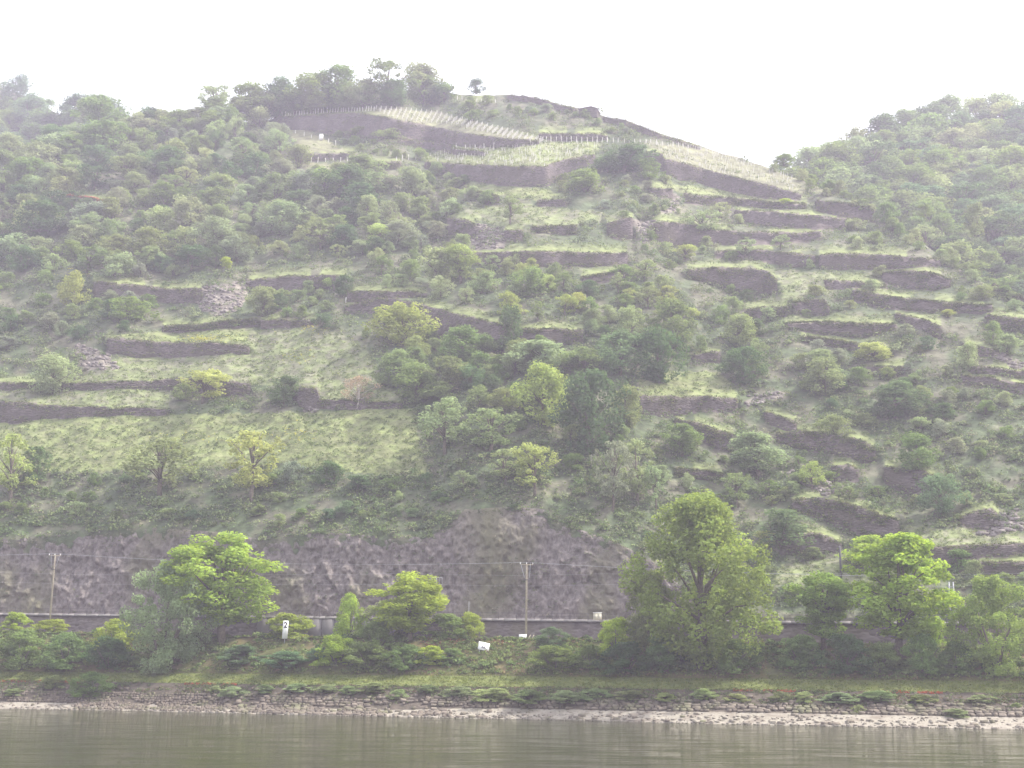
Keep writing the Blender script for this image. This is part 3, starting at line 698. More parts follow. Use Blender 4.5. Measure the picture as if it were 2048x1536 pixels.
TR = 'tree'
HAND = [  # x, y of the foot, y of the top, width, shape, tone, label
 (805,692,602,118,'round','yellow','yellow flowering tree in front of the long arching wall'),
 (1085,852,722,112,'round','yellow','yellow green tree left of the largest dark tree in the gully'),
 (1175,908,738,122,'round','dark','largest dark green tree in the central gully, its crown like a dome'),
 (1250,855,770,66,'round','olive','olive tree touching the right side of the largest dark tree'),
 (890,908,795,112,'open','pale','pale tree with a forked trunk at the right end of the large green field'),
 (985,908,815,104,'open','pale','pale loose tree between the forked trunk tree and the yellow green tree'),
 (1010,968,898,84,'open','pale','low arching tree on the grass ledge above the cliff'),
 (1070,992,885,92,'open','yellow','yellowish slanting tree at the brink of the brown rock face'),
 (925,988,940,46,'open','pale','small pale tree left of the arching tree on the ledge'),
 (1225,1022,885,80,'open','grey','grey stemmed tree, tallest of the thin cluster above the cliff'),
 (1275,1010,880,76,'open','pale','thin pale tree at the right of the grey stemmed cluster'),
 (1312,1018,930,44,'open','pale','slanting sapling at the right end of the thin cluster above the cliff'),
 (1365,912,848,78,'round','mid','round green tree in front of the overgrown curving wall'),
 (1515,955,865,104,'layered','pale','flat topped pale tree left of the small yellow tree'),
 (1625,982,922,52,'open','yellow','small yellow tree standing alone on the pale slope'),
 (1475,1012,945,62,'open','olive','olive tree on the grass above the tall poplar'),
 (1678,1000,965,30,'open','pale','smallest pale tree right of the small yellow tree'),
 (1835,940,865,82,'round','mid','green tree on the terrace above the brown rock wall'),
 (1885,1032,948,82,'round','blue','blue green tree beside the brown rock wall on the right'),
 (1790,835,762,116,'round','dark','dark broad tree right of the bare brown rock patch'),
 (1485,768,692,88,'round','dark','dark round bush tree at the end of the central meadow'),
 (1318,765,652,92,'round','dark','dark tree standing at the right of the shaded pair above the meadow'),
 (1240,752,655,104,'round','blue','dark tree standing at the left of the shaded pair above the meadow'),
 (1345,695,592,98,'round','mid','tall green tree behind the shaded pair above the meadow'),
 (1265,692,610,72,'round','pale','pale tree behind the left tree of the shaded pair'),
 (1475,692,625,84,'round','olive','olive tree left of the wall dotted with white stones'),
 (525,632,570,76,'round','olive','olive mushroom shaped tree at the right edge of the scree'),
 (105,788,708,84,'round','pale','pale green tree at the far left before the long low wall'),
 (405,808,738,92,'open','yellow','yellow green tree hiding part of the long low wall'),
 (370,800,765,50,'bush','olive','bush at the left foot of the yellow green tree on the field'),
 (565,812,748,62,'round','dark','dark tree left of the square recess in the field wall'),
 (715,818,750,72,'pale_open','pink','pinkish sparse tree with a white trunk in the left field'),
 (320,992,878,142,'open','olive','wide bare branched tree above the cliff left of the ivy clad tree'),
 (505,1002,862,112,'open','yellow','tree with a thick ivy clad trunk at the foot of the green field'),
 (20,1005,868,96,'open','yellow','yellow green tree at the left edge below the green field'),
 (75,962,895,62,'bush','dark','dark bush right of the yellow green tree at the left edge'),
 (585,965,922,46,'bush','grey','white blossoming bush right of the ivy clad tree'),
 (665,968,922,52,'bush','dark','dark round bush at the lower edge of the green field'),
 (720,978,950,60,'bush','dark','low dark bush right of the round one at the field edge'),
 (790,980,952,55,'bush','mid','low bush between the field edge and the thin dark sapling'),
 (850,980,944,28,'open','dark','thin dark sapling at the lower right corner of the green field'),
 (1020,448,386,48,'open','olive','lone tree on the grass below the concave summit wall'),
 (952,187,154,34,'round','dark','small dark tree alone on the summit skyline'),
 (885,199,180,34,'bush','dark','round dark bush below the summit wood, left of the lone summit tree'),
 (430,240,165,78,'open','pale','airy pale tree at the left end of the summit wood'),
 (498,243,162,92,'round','mid','second tree from the left of the summit wood'),
 (560,234,148,74,'round','dark','dark tree rising behind the left end of the summit vineyard'),
 (622,226,138,94,'round','mid','broad green tree in the left half of the summit wood'),
 (672,222,122,84,'round','mid','rounded tallest tree in the left half of the summit wood'),
 (725,218,148,80,'round','olive','lower olive tree in the middle of the summit wood'),
 (772,208,114,84,'open','mid','airy tree with the highest top of the summit wood'),
 (845,202,120,90,'round','olive','olive tree at the right end of the summit wood'),
 (888,204,163,56,'round','mid','small tree leaning at the right end of the summit wood'),
 (790,772,698,88,'round','olive','olive tree at the upper left of the gully beside the field'),
 (832,805,722,96,'round','mid','green tree below the olive tree at the field edge'),
 (880,802,765,90,'bush','olive','broad bush above the forked trunk tree'),
 (925,728,652,94,'round','mid','green tree in front of the lower end of the arching wall'),
 (905,782,712,80,'round','olive','yellowish tree in the middle of the gully'),
 (1082,745,678,114,'round','pale','broad pale tree under the brown wall in the centre'),
 (1030,752,700,60,'round','olive','tree left of the broad pale tree under the brown wall'),
 (1172,748,695,112,'round','olive','olive tree right of the broad pale tree under the brown wall'),
 (1020,700,610,70,'bush','dark','ivy column hanging over the end of the arching wall'),
 (1130,632,585,48,'open','yellow','small light tree above the brown wall'),
 (1155,618,583,45,'round','yellow','small yellow tree right of the light tree above the brown wall'),
 (1060,592,528,62,'round','mid','green tree on the slope below the long straight wall'),
 (878,572,498,92,'round','pale','pale tree group left of the long straight wall'),
 (922,566,488,78,'layered','yellow','bright tree right of the pale group left of the long straight wall'),
 (1440,438,402,44,'open','pale','pale sapling on the terrace under the tall crest wall'),
 (1402,474,418,72,'open','pale','loose tree growing before the peaked long wall'),
 (1490,515,476,46,'open','pale','blossoming shrub tree on the fourth terrace'),
 (1370,520,488,50,'open','yellow','light shrub at the left end of the fourth terrace'),
 (1562,500,468,40,'open','pale','thin tree on the terrace before the third wall'),
 (1712,460,437,48,'bush','pale','pale bush on the terrace near the brown wall corner'),
 (1572,412,394,26,'bush','lime','single small bright bush on the grass under the tall crest wall'),
 (1775,448,400,46,'round','mid','green tree right of the brown wall corner'),
 (1540,642,612,42,'bush','pale','round pale bush on the centre right terrace'),
 (1750,722,685,80,'round','yellow','yellowish broad tree among the right terraces'),
 (1640,735,700,85,'round','pale','pale tree left of the yellowish broad tree on the right terraces'),
 (1650,790,715,90,'round','olive','olive tree over the bare brown rock patch'),
 (1938,740,682,46,'round','pale','tree left of the white rubble patch near the right edge'),
 (2015,712,668,54,'round','pale','pale tree at the right edge of the view above the white rubble'),
 (1988,690,640,40,'round','mid','narrow tree under the upper wall at the right edge'),
 (1895,635,618,26,'layered','yellow','tiny flat topped tree on the grass strip near the right edge'),
 (1965,600,568,50,'round','olive','rounded tree at the right end of the long wall beside the woods'),
 (1670,870,828,66,'bush','olive','rounded olive bush above the footpath terrace'),
 (1560,1092,1020,100,'bush','blue','large blue green bush behind the right side of the poplar'),
 (1530,1100,1062,48,'open','yellow','light tree between the poplar and the blue green bush'),
 (1730,1140,1072,90,'layered','lime','light flat topped tree behind the robinia on the bank'),
 (145,612,540,60,'bush','yellow','yellow broom bush on the left slope'),
 (265,640,595,92,'bush','mid','wide dome bush under the dark wall left of the scree'),
 (318,545,505,52,'round','blue','blue green tree above the dark wall left of the scree'),
 (455,542,512,28,'layered','lime','small bright green tree above the scree'),
 (690,590,548,42,'bush','dark','green bush at the right end of the dark wall right of the scree'),
 (700,395,330,100,'round','dark','dark tree below the tan vine strip on the upper left'),
 (648,400,330,62,'round','mid','pointed tree at the tip of the tan vine strip'),
 (838,320,293,34,'bush','mid','round ivy bush at the left end of the summit vine terrace'),
 (720,268,252,46,'bush','olive','bush in front of the great dark wall under the summit vineyard'),
 (780,278,255,60,'bush','olive','broad bush in front of the right half of the great dark wall'),
 (1247,345,287,108,'round','dark','dark bushy tree crowning the rocky spur beside the tall crest wall'),
 (1170,385,335,92,'bush','mid','broad bush at the right end of the concave summit wall'),
 (1215,345,305,60,'bush','dark','bush left of the dark tree crowning the rocky spur'),
 (1300,358,315,52,'bush','mid','bush right of the dark tree crowning the rocky spur'),
 (1460,520,500,36,'bush','mid','low bush left of the blossoming shrub tree'),
 (1568,330,308,50,'round','mid','first tree beyond the foot of the pale vine slope'),
 (1310,430,405,24,'bush','mid','small round shrub above the peaked long wall'),
 (75,480,400,110,'round','dark','big dark tree below the wall with the red coping'),
 (560,470,395,90,'round','pale','light green tree in the middle of the left woodland'),
 (430,500,430,84,'round','pale','pale willow like tree low in the left woodland'),
 (330,350,290,90,'round','dark','dark crown in the upper left woodland'),
 (640,500,440,80,'open','olive','loose olive tree at the right end of the left woodland'),
 (205,252,186,100,'round','mid','wide flat tree on the skyline between the left hill and the main hill'),
 (1950,470,400,40,'bush','olive','narrow tree on the edge of the right woods'),
]
for x, y, tp, w, kd, tn, lab in HAND:
    nm = 'bush' if kd == 'bush' or ' bush' in lab and 'tree' not in lab else 'tree'
    hill_plant(x, y, tp, w, kd, tn, 'hillside_' + nm if nm == 'bush' else 'hillside_tree', lab, nm, 'trees and bushes standing out on the hillside')
HX = np.array([h[0] for h in HAND]); HY = np.array([h[1] for h in HAND]); HW = np.array([h[3] for h in HAND])

# landmarks by which scattered plants are told apart
MARKS = [(215,395,'the wall with the red coping'),(300,590,'the dark wall left of the scree'),(445,600,'the scree on the left slope'),(590,565,'the wall behind the mushroom tree'),(350,695,'the wall under the yellow flowers'),
 (105,750,'the far left field tree'),(405,775,'the yellow green field tree'),(612,790,'the square wall recess'),(715,790,'the pinkish sparse tree'),(320,940,'the bare branched tree'),(505,940,'the ivy clad tree'),(805,650,'the yellow flowering tree'),
 (1085,790,'the yellow green gully tree'),(1175,820,'the largest dark tree'),(890,850,'the forked trunk tree'),(1010,930,'the arching ledge tree'),(1000,1050,'the brown rock face'),(1240,950,'the grey stemmed cluster'),(1365,880,'the round green tree'),
 (1515,910,'the flat topped pale tree'),(1625,950,'the small yellow tree'),(1835,900,'the tree above the brown rock wall'),(1885,990,'the blue green tree'),(1790,800,'the broad dark tree'),(1485,730,'the dark round bush tree'),(1280,700,'the shaded pair'),
 (1690,655,'the wall dotted with white stones'),(1460,555,'the rounded rocky wall'),(1100,515,'the long straight wall'),(965,470,'the grey scree'),(1020,415,'the lone slope tree'),(1010,350,'the concave summit wall'),(1247,315,'the spur top bush'),
 (750,250,'the great dark wall'),(650,340,'the tan vine strip'),(950,170,'the lone summit tree'),(1180,222,'the stone hut'),(1450,370,'the tall crest wall'),(1740,430,'the brown wall corner'),(1760,520,'the long curved wall'),(1850,600,'the long wall by the woods'),
 (2010,645,'the right edge wall'),(2010,720,'the white rubble patch'),(1700,1040,'the large arched wall'),(1680,1120,'the dark slim pole'),(2000,1100,'the lowest stone wall'),(1780,250,'the shoulder of the right hill'),(2000,210,'the top of the right hill'),(1950,330,'the upper wood edge at right'),
 (1900,450,'the middle of the right wood'),(1600,340,'the saddle beside the vine slope'),(75,430,'the big dark woodland tree'),(560,430,'the light woodland tree'),(330,310,'the dark upper crown'),(205,220,'the wide skyline tree'),(145,575,'the yellow broom bush'),(30,200,'the far left hilltop'),
 (640,450,'the loose woodland tree'),(430,460,'the willow like tree'),(250,480,'the middle of the woodland'),(620,180,'the summit wood'),(1120,600,'the small light trees'),(900,530,'the pale tree group'),(1060,720,'the broad pale tree')]
TW = dict(soft='green', fresh='green', dark='dark green', mid='green', olive='olive green', pale='pale green', yellow='yellowish', lime='bright green', blue='bluish green', pink='pinkish', grey='greyish green')
USED = {}
def auto_label(x, y, h, kind, tone, hr, noun):
    q = (h - hr[0]) / (hr[1] - hr[0]); size = 'small' if q < 0.33 else 'large' if q > 0.72 else 'medium'
    shape = dict(round='rounded', bush='bushy', open='airy', tall='tall', layered='tiered').get(kind, 'leafy')
    ds = sorted((math.hypot(x - a, (y - h / 2) - b), a, b, n) for a, b, n in MARKS)
    for dd, a, b, n in ds[:4]:
        dx, dy = x - a, (y - h / 2) - b; far = 'close' if dd < 35 else 'well' if dd > 85 else ''
        ang = math.degrees(math.atan2(-dy, dx)) % 360
        rel = ['right of', 'above and right of', 'above', 'above and left of', 'left of', 'below and left of', 'below', 'below and right of'][int((ang + 22.5) // 45) % 8]
        lab = ' '.join(f'{size} {shape} {TW[tone]} {noun} {far} {rel} {n}'.split())
        if lab not in USED and len(lab.split()) <= 16: USED[lab] = 1; return lab
    return None
SUMMITFILL = [(405,245),(600,232),(745,216),(890,200),(900,207),(760,214),(620,224),(420,252)]
NOPLANT = LUSH + FIELD + TAN + SCREE
def scatter(region, n, hr, aspect, kinds, tones, name, label, cat, group, at=None, mind=0.36, seed=1, avoid=True, grad=None):
    r = random.Random(seed); xs_ = [p[0] for p in region]; ys_ = [p[1] for p in region]; got = []; tries = 0
    while len(got) < n and tries < n * 60:
        tries += 1
        x = r.uniform(min(xs_), max(xs_)); y = r.uniform(min(ys_), max(ys_))
        if not bool(inpoly(x, y, region)): continue
        if avoid:
            if any(bool(inpoly(x, y, p)) for p in NOPLANT): continue
            if sampleM(WALLMASK, x, y - 4) > 0 or sampleM(WALLMASK, x, y) > 0: continue
        h = r.uniform(*hr)
        if avoid and np.any((np.abs(HX - x) < HW * 0.4) & (np.abs(HY - y) < 18)): continue
        w = h * r.uniform(*aspect)
        if any((abs(x - a) < mind * (w + c)) and (abs(y - b) < mind * 0.45 * (h + c)) for a, b, c in got): continue
        got.append((x, y, w))
        k = r.choice(kinds); t = r.choice(tones)
        vis = -20 < x < 2068
        hill_plant(x, y, y - h, w, k, t, name, (auto_label(x, y, h, k, t, hr, cat) if vis else None) or label, cat, group, at)
    return got
WOODL = [(-60,345),(120,285),(300,262),(440,250),(545,262),(580,320),(640,345),(780,372),(870,395),(900,440),(900,490),(800,520),(500,520),(400,555),(190,555),(-60,535)]
scatter(WOODL, 200, (24, 62), (0.95, 1.5), ['round', 'bush', 'round', 'bush', 'open'], ['mid', 'olive', 'pale', 'olive', 'pale', 'dark', 'grey'], 'woodland_tree', 'leafy green tree in the dense woodland covering the left shoulder of the hill', 'tree', 'trees of the left woodland', mind=0.30, seed=2, avoid=True)
scatter(SUMMITFILL, 24, (42, 62), (1.1, 1.5), ['round'], ['mid', 'olive', 'dark'], 'hilltop_tree', 'lower leafy tree filling the summit wood above the vineyard', 'tree', 'lower trees of the summit wood', mind=0.2, seed=22, avoid=False)
scatter([(-480,500),(-60,345),(-60,560),(-480,700)], 25, (40, 70), (0.9, 1.4), ['round', 'bush'], ['mid', 'olive'], 'woodland_tree', 'leafy green tree in the dense woodland covering the left shoulder of the hill', 'tree', 'trees of the left woodland', seed=3)
scatter([(1530,395),(1640,350),(1700,330),(1760,290),(1900,262),(2120,240),(2120,720),(2048,690),(1900,560),(1800,480),(1680,420)], 165, (55, 92), (0.95, 1.35), ['round', 'round', 'round', 'open'], ['mid', 'blue', 'pale', 'mid', 'dark', 'olive'], 'right_wood_tree'.replace('right_wood', 'forest'), 'broad leaved tree in the hazy wood on the right hand hill', 'tree', 'trees of the right hand wood', at=at_right, mind=0.22, seed=4, avoid=False)
scatter([(2120,240),(2450,200),(2450,850),(2120,720)], 25, (60, 95), (0.9, 1.3), ['round'], ['mid', 'blue'], 'forest_tree', 'broad leaved tree in the hazy wood on the right hand hill', 'tree', 'trees of the right hand wood', at=at_right, seed=5, avoid=False)
scatter([(-260,130),(-60,172),(20,187),(62,202),(112,232),(150,244),(235,250),(240,300),(150,330),(-200,420)], 85, (38, 62), (0.9, 1.35), ['round', 'bush'], ['dark', 'mid', 'blue'], 'forest_tree', 'dark tree on the separate wooded hill at the far left', 'tree', 'trees of the far left hill', at=at_left, mind=0.22, seed=6, avoid=False)
scatter([(740,480),(900,500),(1180,530),(1400,590),(1400,640),(1200,650),(1000,640),(760,580),(700,520)], 44, (26, 50), (0.8, 1.3), ['open', 'round', 'bush'], ['pale', 'olive', 'pale', 'yellow', 'mid'], 'slope_tree', 'small light green tree on the middle slope between the two long walls', 'tree', 'small trees of the middle slope', seed=7)
scatter([(850,680),(1010,720),(1120,760),(1120,860),(1000,830),(860,790),(800,760)], 20, (35, 55), (0.9, 1.3), ['round', 'bush'], ['mid', 'olive', 'dark'], 'slope_tree', 'leafy tree crowding the central gully above the large dark tree', 'tree', 'trees of the central gully', seed=8)
scatter([(1150,540),(1380,590),(1560,600),(1560,740),(1400,780),(1260,760),(1180,700)], 20, (24, 46), (0.9, 1.4), ['bush', 'round', 'bush'], ['mid', 'olive', 'dark', 'pale'], 'slope_bush', 'green bush between the ivy hung wall and the dark round bush tree', 'bush', 'bushes right of the centre', seed=9)
scatter([(1500,650),(2060,690),(2060,960),(1900,950),(1700,850),(1600,800),(1480,780)], 40, (16, 40), (1.0, 1.6), ['bush', 'round', 'bush'], ['mid', 'olive', 'dark', 'pale', 'grey'], 'slope_bush', 'bush on the steep rough slope at the right below the terraces', 'bush', 'bushes of the right slope', seed=10)
scatter([(1280,340),(1900,420),(1990,600),(1560,640),(1280,520)], 24, (12, 26), (1.0, 1.7), ['bush'], ['olive', 'pale', 'mid'], 'slope_bush', 'low bush on the narrow terraces of the upper right', 'bush', 'low bushes of the upper right terraces', seed=11)
scatter([(-60,545),(190,570),(330,600),(320,650),(150,690),(-60,740)], 24, (22, 40), (1.0, 1.6), ['bush'], ['mid', 'olive', 'grey', 'dark'], 'slope_bush', 'scrubby bush on the rough ground at the left edge', 'bush', 'scrub bushes of the left edge', seed=12)
scatter([(640,560),(740,600),(860,640),(880,700),(740,680),(560,640),(560,590)], 14, (20, 36), (1.0, 1.5), ['bush'], ['mid', 'olive', 'dark'], 'slope_bush', 'dark bush under the short wall beside the white posts', 'bush', 'bushes around the white posts', seed=13)
scatter([(640,262),(860,275),(900,300),(800,320),(700,300)], 10, (10, 20), (1.1, 1.8), ['bush'], ['mid', 'olive'], 'slope_bush', 'low bush before the great dark wall under the summit vineyard', 'bush', 'bushes before the great dark wall', seed=14)
scatter([(790,355),(920,345),(1000,405),(940,440),(880,430)], 16, (16, 34), (1.0, 1.5), ['bush', 'round'], ['mid', 'olive', 'dark'], 'slope_bush', 'bush on the slope left of the lone tree below the summit', 'bush', 'bushes left of the lone tree', seed=15)
scatter([(1120,345),(1330,345),(1360,430),(1200,440),(1060,400)], 18, (12, 26), (1.0, 1.7), ['bush'], ['mid', 'olive', 'grey'], 'slope_bush', 'low bush on the rocky spur beside the tall crest wall', 'bush', 'low bushes of the rocky spur', seed=16)
scatter([(760,195),(1000,205),(1200,235),(1330,275),(1000,250),(780,215)], 20, (10, 22), (1.1, 2.0), ['bush'], ['olive', 'mid', 'grey'], 'slope_bush', 'low bush on the dry ridge between the summit and the stone hut', 'bush', 'low bushes of the summit ridge', seed=17)
scatter([(1280,860),(1560,900),(1760,960),(2060,960),(2060,1080),(1640,1040),(1330,1040)], 26, (16, 34), (1.0, 1.5), ['bush', 'open'], ['pale', 'olive', 'mid'], 'slope_bush', 'bush on the pale grassy slope above the railway on the right', 'bush', 'bushes above the railway on the right', seed=18)
scatter([(-60,960),(400,960),(900,985),(1300,1030),(1320,1110),(1120,1050),(900,1030),(640,1060),(420,1050),(200,1050),(-60,1070)], 30, (14, 28), (1.1, 1.9), ['bush'], ['mid', 'olive', 'pale', 'dark', 'blue'], 'slope_bush', 'low bush in the green belt along the top of the cliff', 'bush', 'low bushes along the cliff top', seed=19)
scatter([(1520,1110),(2060,1150),(2060,1215),(1540,1215)], 16, (20, 40), (1.0, 1.6), ['bush'], ['mid', 'olive'], 'slope_bush', 'bush beside the railway behind the robinia on the bank', 'bush', 'bushes beside the railway', seed=20)
scatter([(820,690),(900,700),(1120,700),(1300,840),(1280,1000),(1140,980),(1040,900)], 14, (20, 40), (1.0, 1.4), ['bush', 'round'], ['mid', 'olive', 'pale', 'grey'], 'slope_bush', 'bush in the lower part of the central gully', 'bush', 'bushes of the lower gully', seed=21)

scatter([(110, 296), (240, 262), (330, 252), (480, 246), (480, 262), (330, 272), (240, 284), (120, 318)], 34, (26, 46), (1.1, 1.6), ['round', 'bush'], ['mid', 'olive', 'pale', 'dark'], 'ridge_tree', 'tree on the left skyline between the far left hill and the summit wood', 'tree', 'trees of the left skyline', mind=0.2, seed=41, avoid=False)
ridge_pts = [(x, float(poly(SKY, x))) for x in list(np.linspace(1500, 2060, 30))]
scatter([(1480, 322), (1600, 352), (1740, 412), (1830, 472), (1960, 556), (2060, 622), (2060, 640), (1950, 576), (1800, 476), (1700, 412), (1560, 352)], 34, (12, 30), (0.9, 1.5), ['bush', 'round', 'bush'], ['mid', 'olive', 'pale'], 'ridge_bush', 'bush on the right hand ridge line of the main hill', 'bush', 'bushes along the right ridge line', mind=0.2, seed=40, avoid=False)
# ------------------------------------------------------------------ undergrowth and turf (uncountable)
def leaf_cloud(name, P, size, colr, per, seed, up=0.5, zflat=0.7):
    """many small leafy tufts joined into one mass; P ground points, size in metres"""
    r = np.random.default_rng(seed); n = len(P); N = n * per
    c = np.repeat(P, per, 0); s = np.repeat(size, per); d = r.normal(size=(N, 3)); d /= np.linalg.norm(d, axis=1)[:, None]
    d[:, 2] = np.abs(d[:, 2]) * zflat
    c = c + d * (s * (0.5 + 0.5 * r.random(N)))[:, None] + np.array([0, 0, 0.15]) * s[:, None]
    nrm = d * 0.6 + r.normal(size=(N, 3)) * 0.5 + np.array([0, 0, up]); nrm /= np.linalg.norm(nrm, axis=1)[:, None]
    t = np.cross(nrm, r.normal(size=(N, 3))); t /= np.linalg.norm(t, axis=1)[:, None]; b = np.cross(nrm, t)
    q = (np.minimum(s, s * 0.3 + 0.28) * (0.35 + 0.35 * r.random(N)))[:, None]
    V = np.stack([c - t * q * 0.6, c - b * q * 0.45, c + t * q * 0.6, c + b * q * 0.45], 1).reshape(-1, 3)
    tone = np.clip(np.repeat(r.random(n), per) * 0.5 + r.random(N) * 0.5, 0, 1)
    cc = np.repeat(colr, per, 0); cc = np.concatenate([cc, np.ones((N, 1))], 1)
    me = make_mesh(name, V, np.arange(4 * N).reshape(N, 4), M_under, False, {'tone': ('FACE', 'FLOAT', tone), 'leafcol': ('FACE', 'FLOAT_COLOR', cc)})
    return link(name, me, kind='stuff')
def hill_points(n, seed, f, m=3):
    r = np.random.default_rng(seed); x = r.uniform(-300, 2350, n * m); y = r.uniform(180, 1236, n * m)
    ok = (y > poly(SKY, x) + 2) & (y < poly(CLIFFTOP, x) + 3)
    x, y = x[ok], y[ok]; ok = f(x, y, r); x, y = x[ok][:n], y[ok][:n]
    return x, y
# scrub everywhere except the fields
def f_scrub(x, y, r):
    bad = anyin(x, y, LUSH + FIELD + TAN) | (anyin(x, y, SCREE) & (r.random(len(x)) < 0.45)) | (sampleM(WALLMASK, x, y) > 0)
    ab = sampleM(ABOVE, x, y) > 0.3
    dens = np.clip((fbm(x / 45, y / 26, 71, 3) - 0.33) * 4, 0.12, 1)
    return ~bad & ~(ab & (r.random(len(x)) < 0.8)) & (r.random(len(x)) < dens)
x, y = hill_points(34000, 5, f_scrub); P = onhill(x, y); Ys = P[:, 1]
r = np.random.default_rng(9)
pal = np.array([(0.12, 0.18, 0.07), (0.165, 0.22, 0.09), (0.22, 0.27, 0.125), (0.14, 0.185, 0.10), (0.22, 0.22, 0.14)])
leaf_cloud('undergrowth', P, (4.0 + 10.0 * r.random(len(x)) ** 2) / F * Ys, pal[r.choice(5, len(x), p=[.25, .28, .2, .17, .10])], 14, 31, 0.5, 0.9)
def f_mound(x, y, r):
    return f_scrub(x, y, r) & (sampleM(WALLMASK, x, y - 8) < 0.5) & (sampleM(WALLMASK, x, y - 16) < 0.5)
x, y = hill_points(1900, 15, f_mound); P = onhill(x, y); Ys = P[:, 1]
leaf_cloud('scrub_thicket', P, (8 + 9 * r.random(len(x)) ** 1.5) / F * Ys, pal[r.choice(4, len(x), p=[.32, .3, .2, .18])], 70, 35, 0.5, 0.95)
# herbs and vines on the fields, terraces
def f_turf(x, y, r):
    inn = anyin(x, y, LUSH + FIELD, 3) | (sampleM(ABOVE, x, y) > 0.15) & (sampleM(ABOVE, x, y) < 0.8) & (sampleM(WALLMASK, x, y) < 0.5)
    return inn & (r.random(len(x)) < np.clip((fbm(x / 12, y / 6, 81, 3) - 0.36) * 5, 0.1, 1))
x, y = hill_points(30000, 6, f_turf, 8); P = onhill(x, y); Ys = P[:, 1]
pal = np.array([(0.15, 0.21, 0.07), (0.10, 0.15, 0.055), (0.25, 0.29, 0.13)])
leaf_cloud('field_herbs', P, (2.0 + 2.8 * r.random(len(x)) ** 1.5) / F * Ys, pal[r.choice(3, len(x))], 9, 32, 0.5, 0.95)
fx, fy = [], []
for cx_, cy_, sx_, sy_, n in ((415, 678, 32, 4, 90), (400, 676, 10, 3, 40), (620, 658, 22, 5, 50), (595, 715, 18, 6, 26), (150, 548, 20, 6, 60), (585, 870, 24, 10, 40), (350, 875, 40, 10, 24), (505, 880, 30, 8, 30)):
    fx.append(r.normal(cx_, sx_, n)); fy.append(r.normal(cy_, sy_, n))
fx = np.concatenate(fx); fy = np.concatenate(fy); ok = sampleM(WALLMASK, fx, fy) < 0.5; P = onhill(fx[ok], fy[ok])
leaf_cloud('yellow_wildflowers', P, np.full(len(P), 0.3), np.array([(0.62, 0.58, 0.06), (0.45, 0.48, 0.07)])[r.choice(2, len(P))], 7, 37, 0.8, 0.9)
# ivy hanging over wall tops
ix, iy, iv = [], [], []
for lab, pts in WALLS:
    a = np.array(pts, float); heavy = 2.2 if ('ivy' in lab or 'overgrown' in lab or 'bushy' in lab or 'grass' in lab) else 0.8
    L_ = min(a[-1, 0], 2300) - max(a[0, 0], -300); n = int(L_ * 1.25 * heavy)
    if n < 1: continue
    xx = r.uniform(a[0, 0], min(a[-1, 0], 2300), n); t = np.interp(xx, a[:, 0], a[:, 1]); h = np.interp(xx, a[:, 0], a[:, 2])
    hang = np.clip(fbm(xx / 28, xx * 0 + a[0, 1], 91, 2) * 2.2 - 0.55, 0.05, 1) * (1 if heavy > 1 else 0.7)
    ix.append(xx); fo = r.random(n) < 0.28; iy.append(np.where(fo, t + h * (1.0 - 0.25 * r.random(n) ** 2), t + h * hang * r.random(n) ** 1.3 - 1)); iv.append(t + h / 2)
ix = np.concatenate(ix); iy = np.concatenate(iy); iv = np.concatenate(iv); Yw = np.minimum(np.minimum(sampleY(ix - 12, iv), sampleY(ix + 12, iv)), sampleY(ix, iv)); Yw = np.maximum(Yw, sampleY(ix, iv) - 1.5) - 0.7
leaf_cloud('wall_ivy', unproj(ix, iy, Yw), (2.4 + 3.4 * r.random(len(ix))) / F * Yw, np.array([(0.08, 0.12, 0.05), (0.13, 0.16, 0.065), (0.19, 0.21, 0.09)])[r.choice(3, len(ix), p=[.3, .35, .35])], 9, 33)
# plants on the cliff
x = r.uniform(-460, 1440, 26000); y = r.uniform(1018, 1240, 26000)
ctp = poly(CLIFFTOP, x)
den = np.where(y < ctp + 14, 0.9, 0.05 + 0.35 * (fbm(x / 50, y / 30, 95, 3) > 0.62))
den = np.where(inpoly(x, y, [(950,1120),(1085,1118),(1100,1150),(1060,1160),(1080,1215),(985,1225),(975,1160)]), 0.75, den)
den = np.where(inpoly(x, y, [(640,1060),(700,1110),(760,1080),(880,1090),(880,1050)]), 0.35, den)
ok = (y > ctp - 4) & (y < 1236) & (r.random(len(x)) < den * 0.55); x, y = x[ok], y[ok]
P = cliff_shape(unproj(x, y, sampleY(x, y)), x, (1243 - y) / (1243 - poly(CLIFFTOP, x) + 4)); P[:, 1] -= 0.2
leaf_cloud('cliff_plants', P, (2.0 + 4.0 * r.random(len(x)) ** 2) / F * P[:, 1], np.array([(0.09, 0.12, 0.06), (0.14, 0.16, 0.08), (0.19, 0.18, 0.13)])[r.choice(3, len(x))], 8, 34)
# loose stones of the screes
x = r.uniform(0, 2060, 60000); y = r.uniform(400, 1090, 60000); ok = anyin(x, y, SCREE); x, y = x[ok][:1700], y[ok][:1700]
mb = MB(); P = onhill(x, y)
for p_ in P:
    s = 0.18 + 0.4 * rng.random() ** 2; mb.box(p_ + np.array([0, 0, s * 0.2]), (s, s * 0.8, s * 0.5), rng.random() * 3, 0.35)
mb.build('scree_stones', M_scree, kind='stuff')

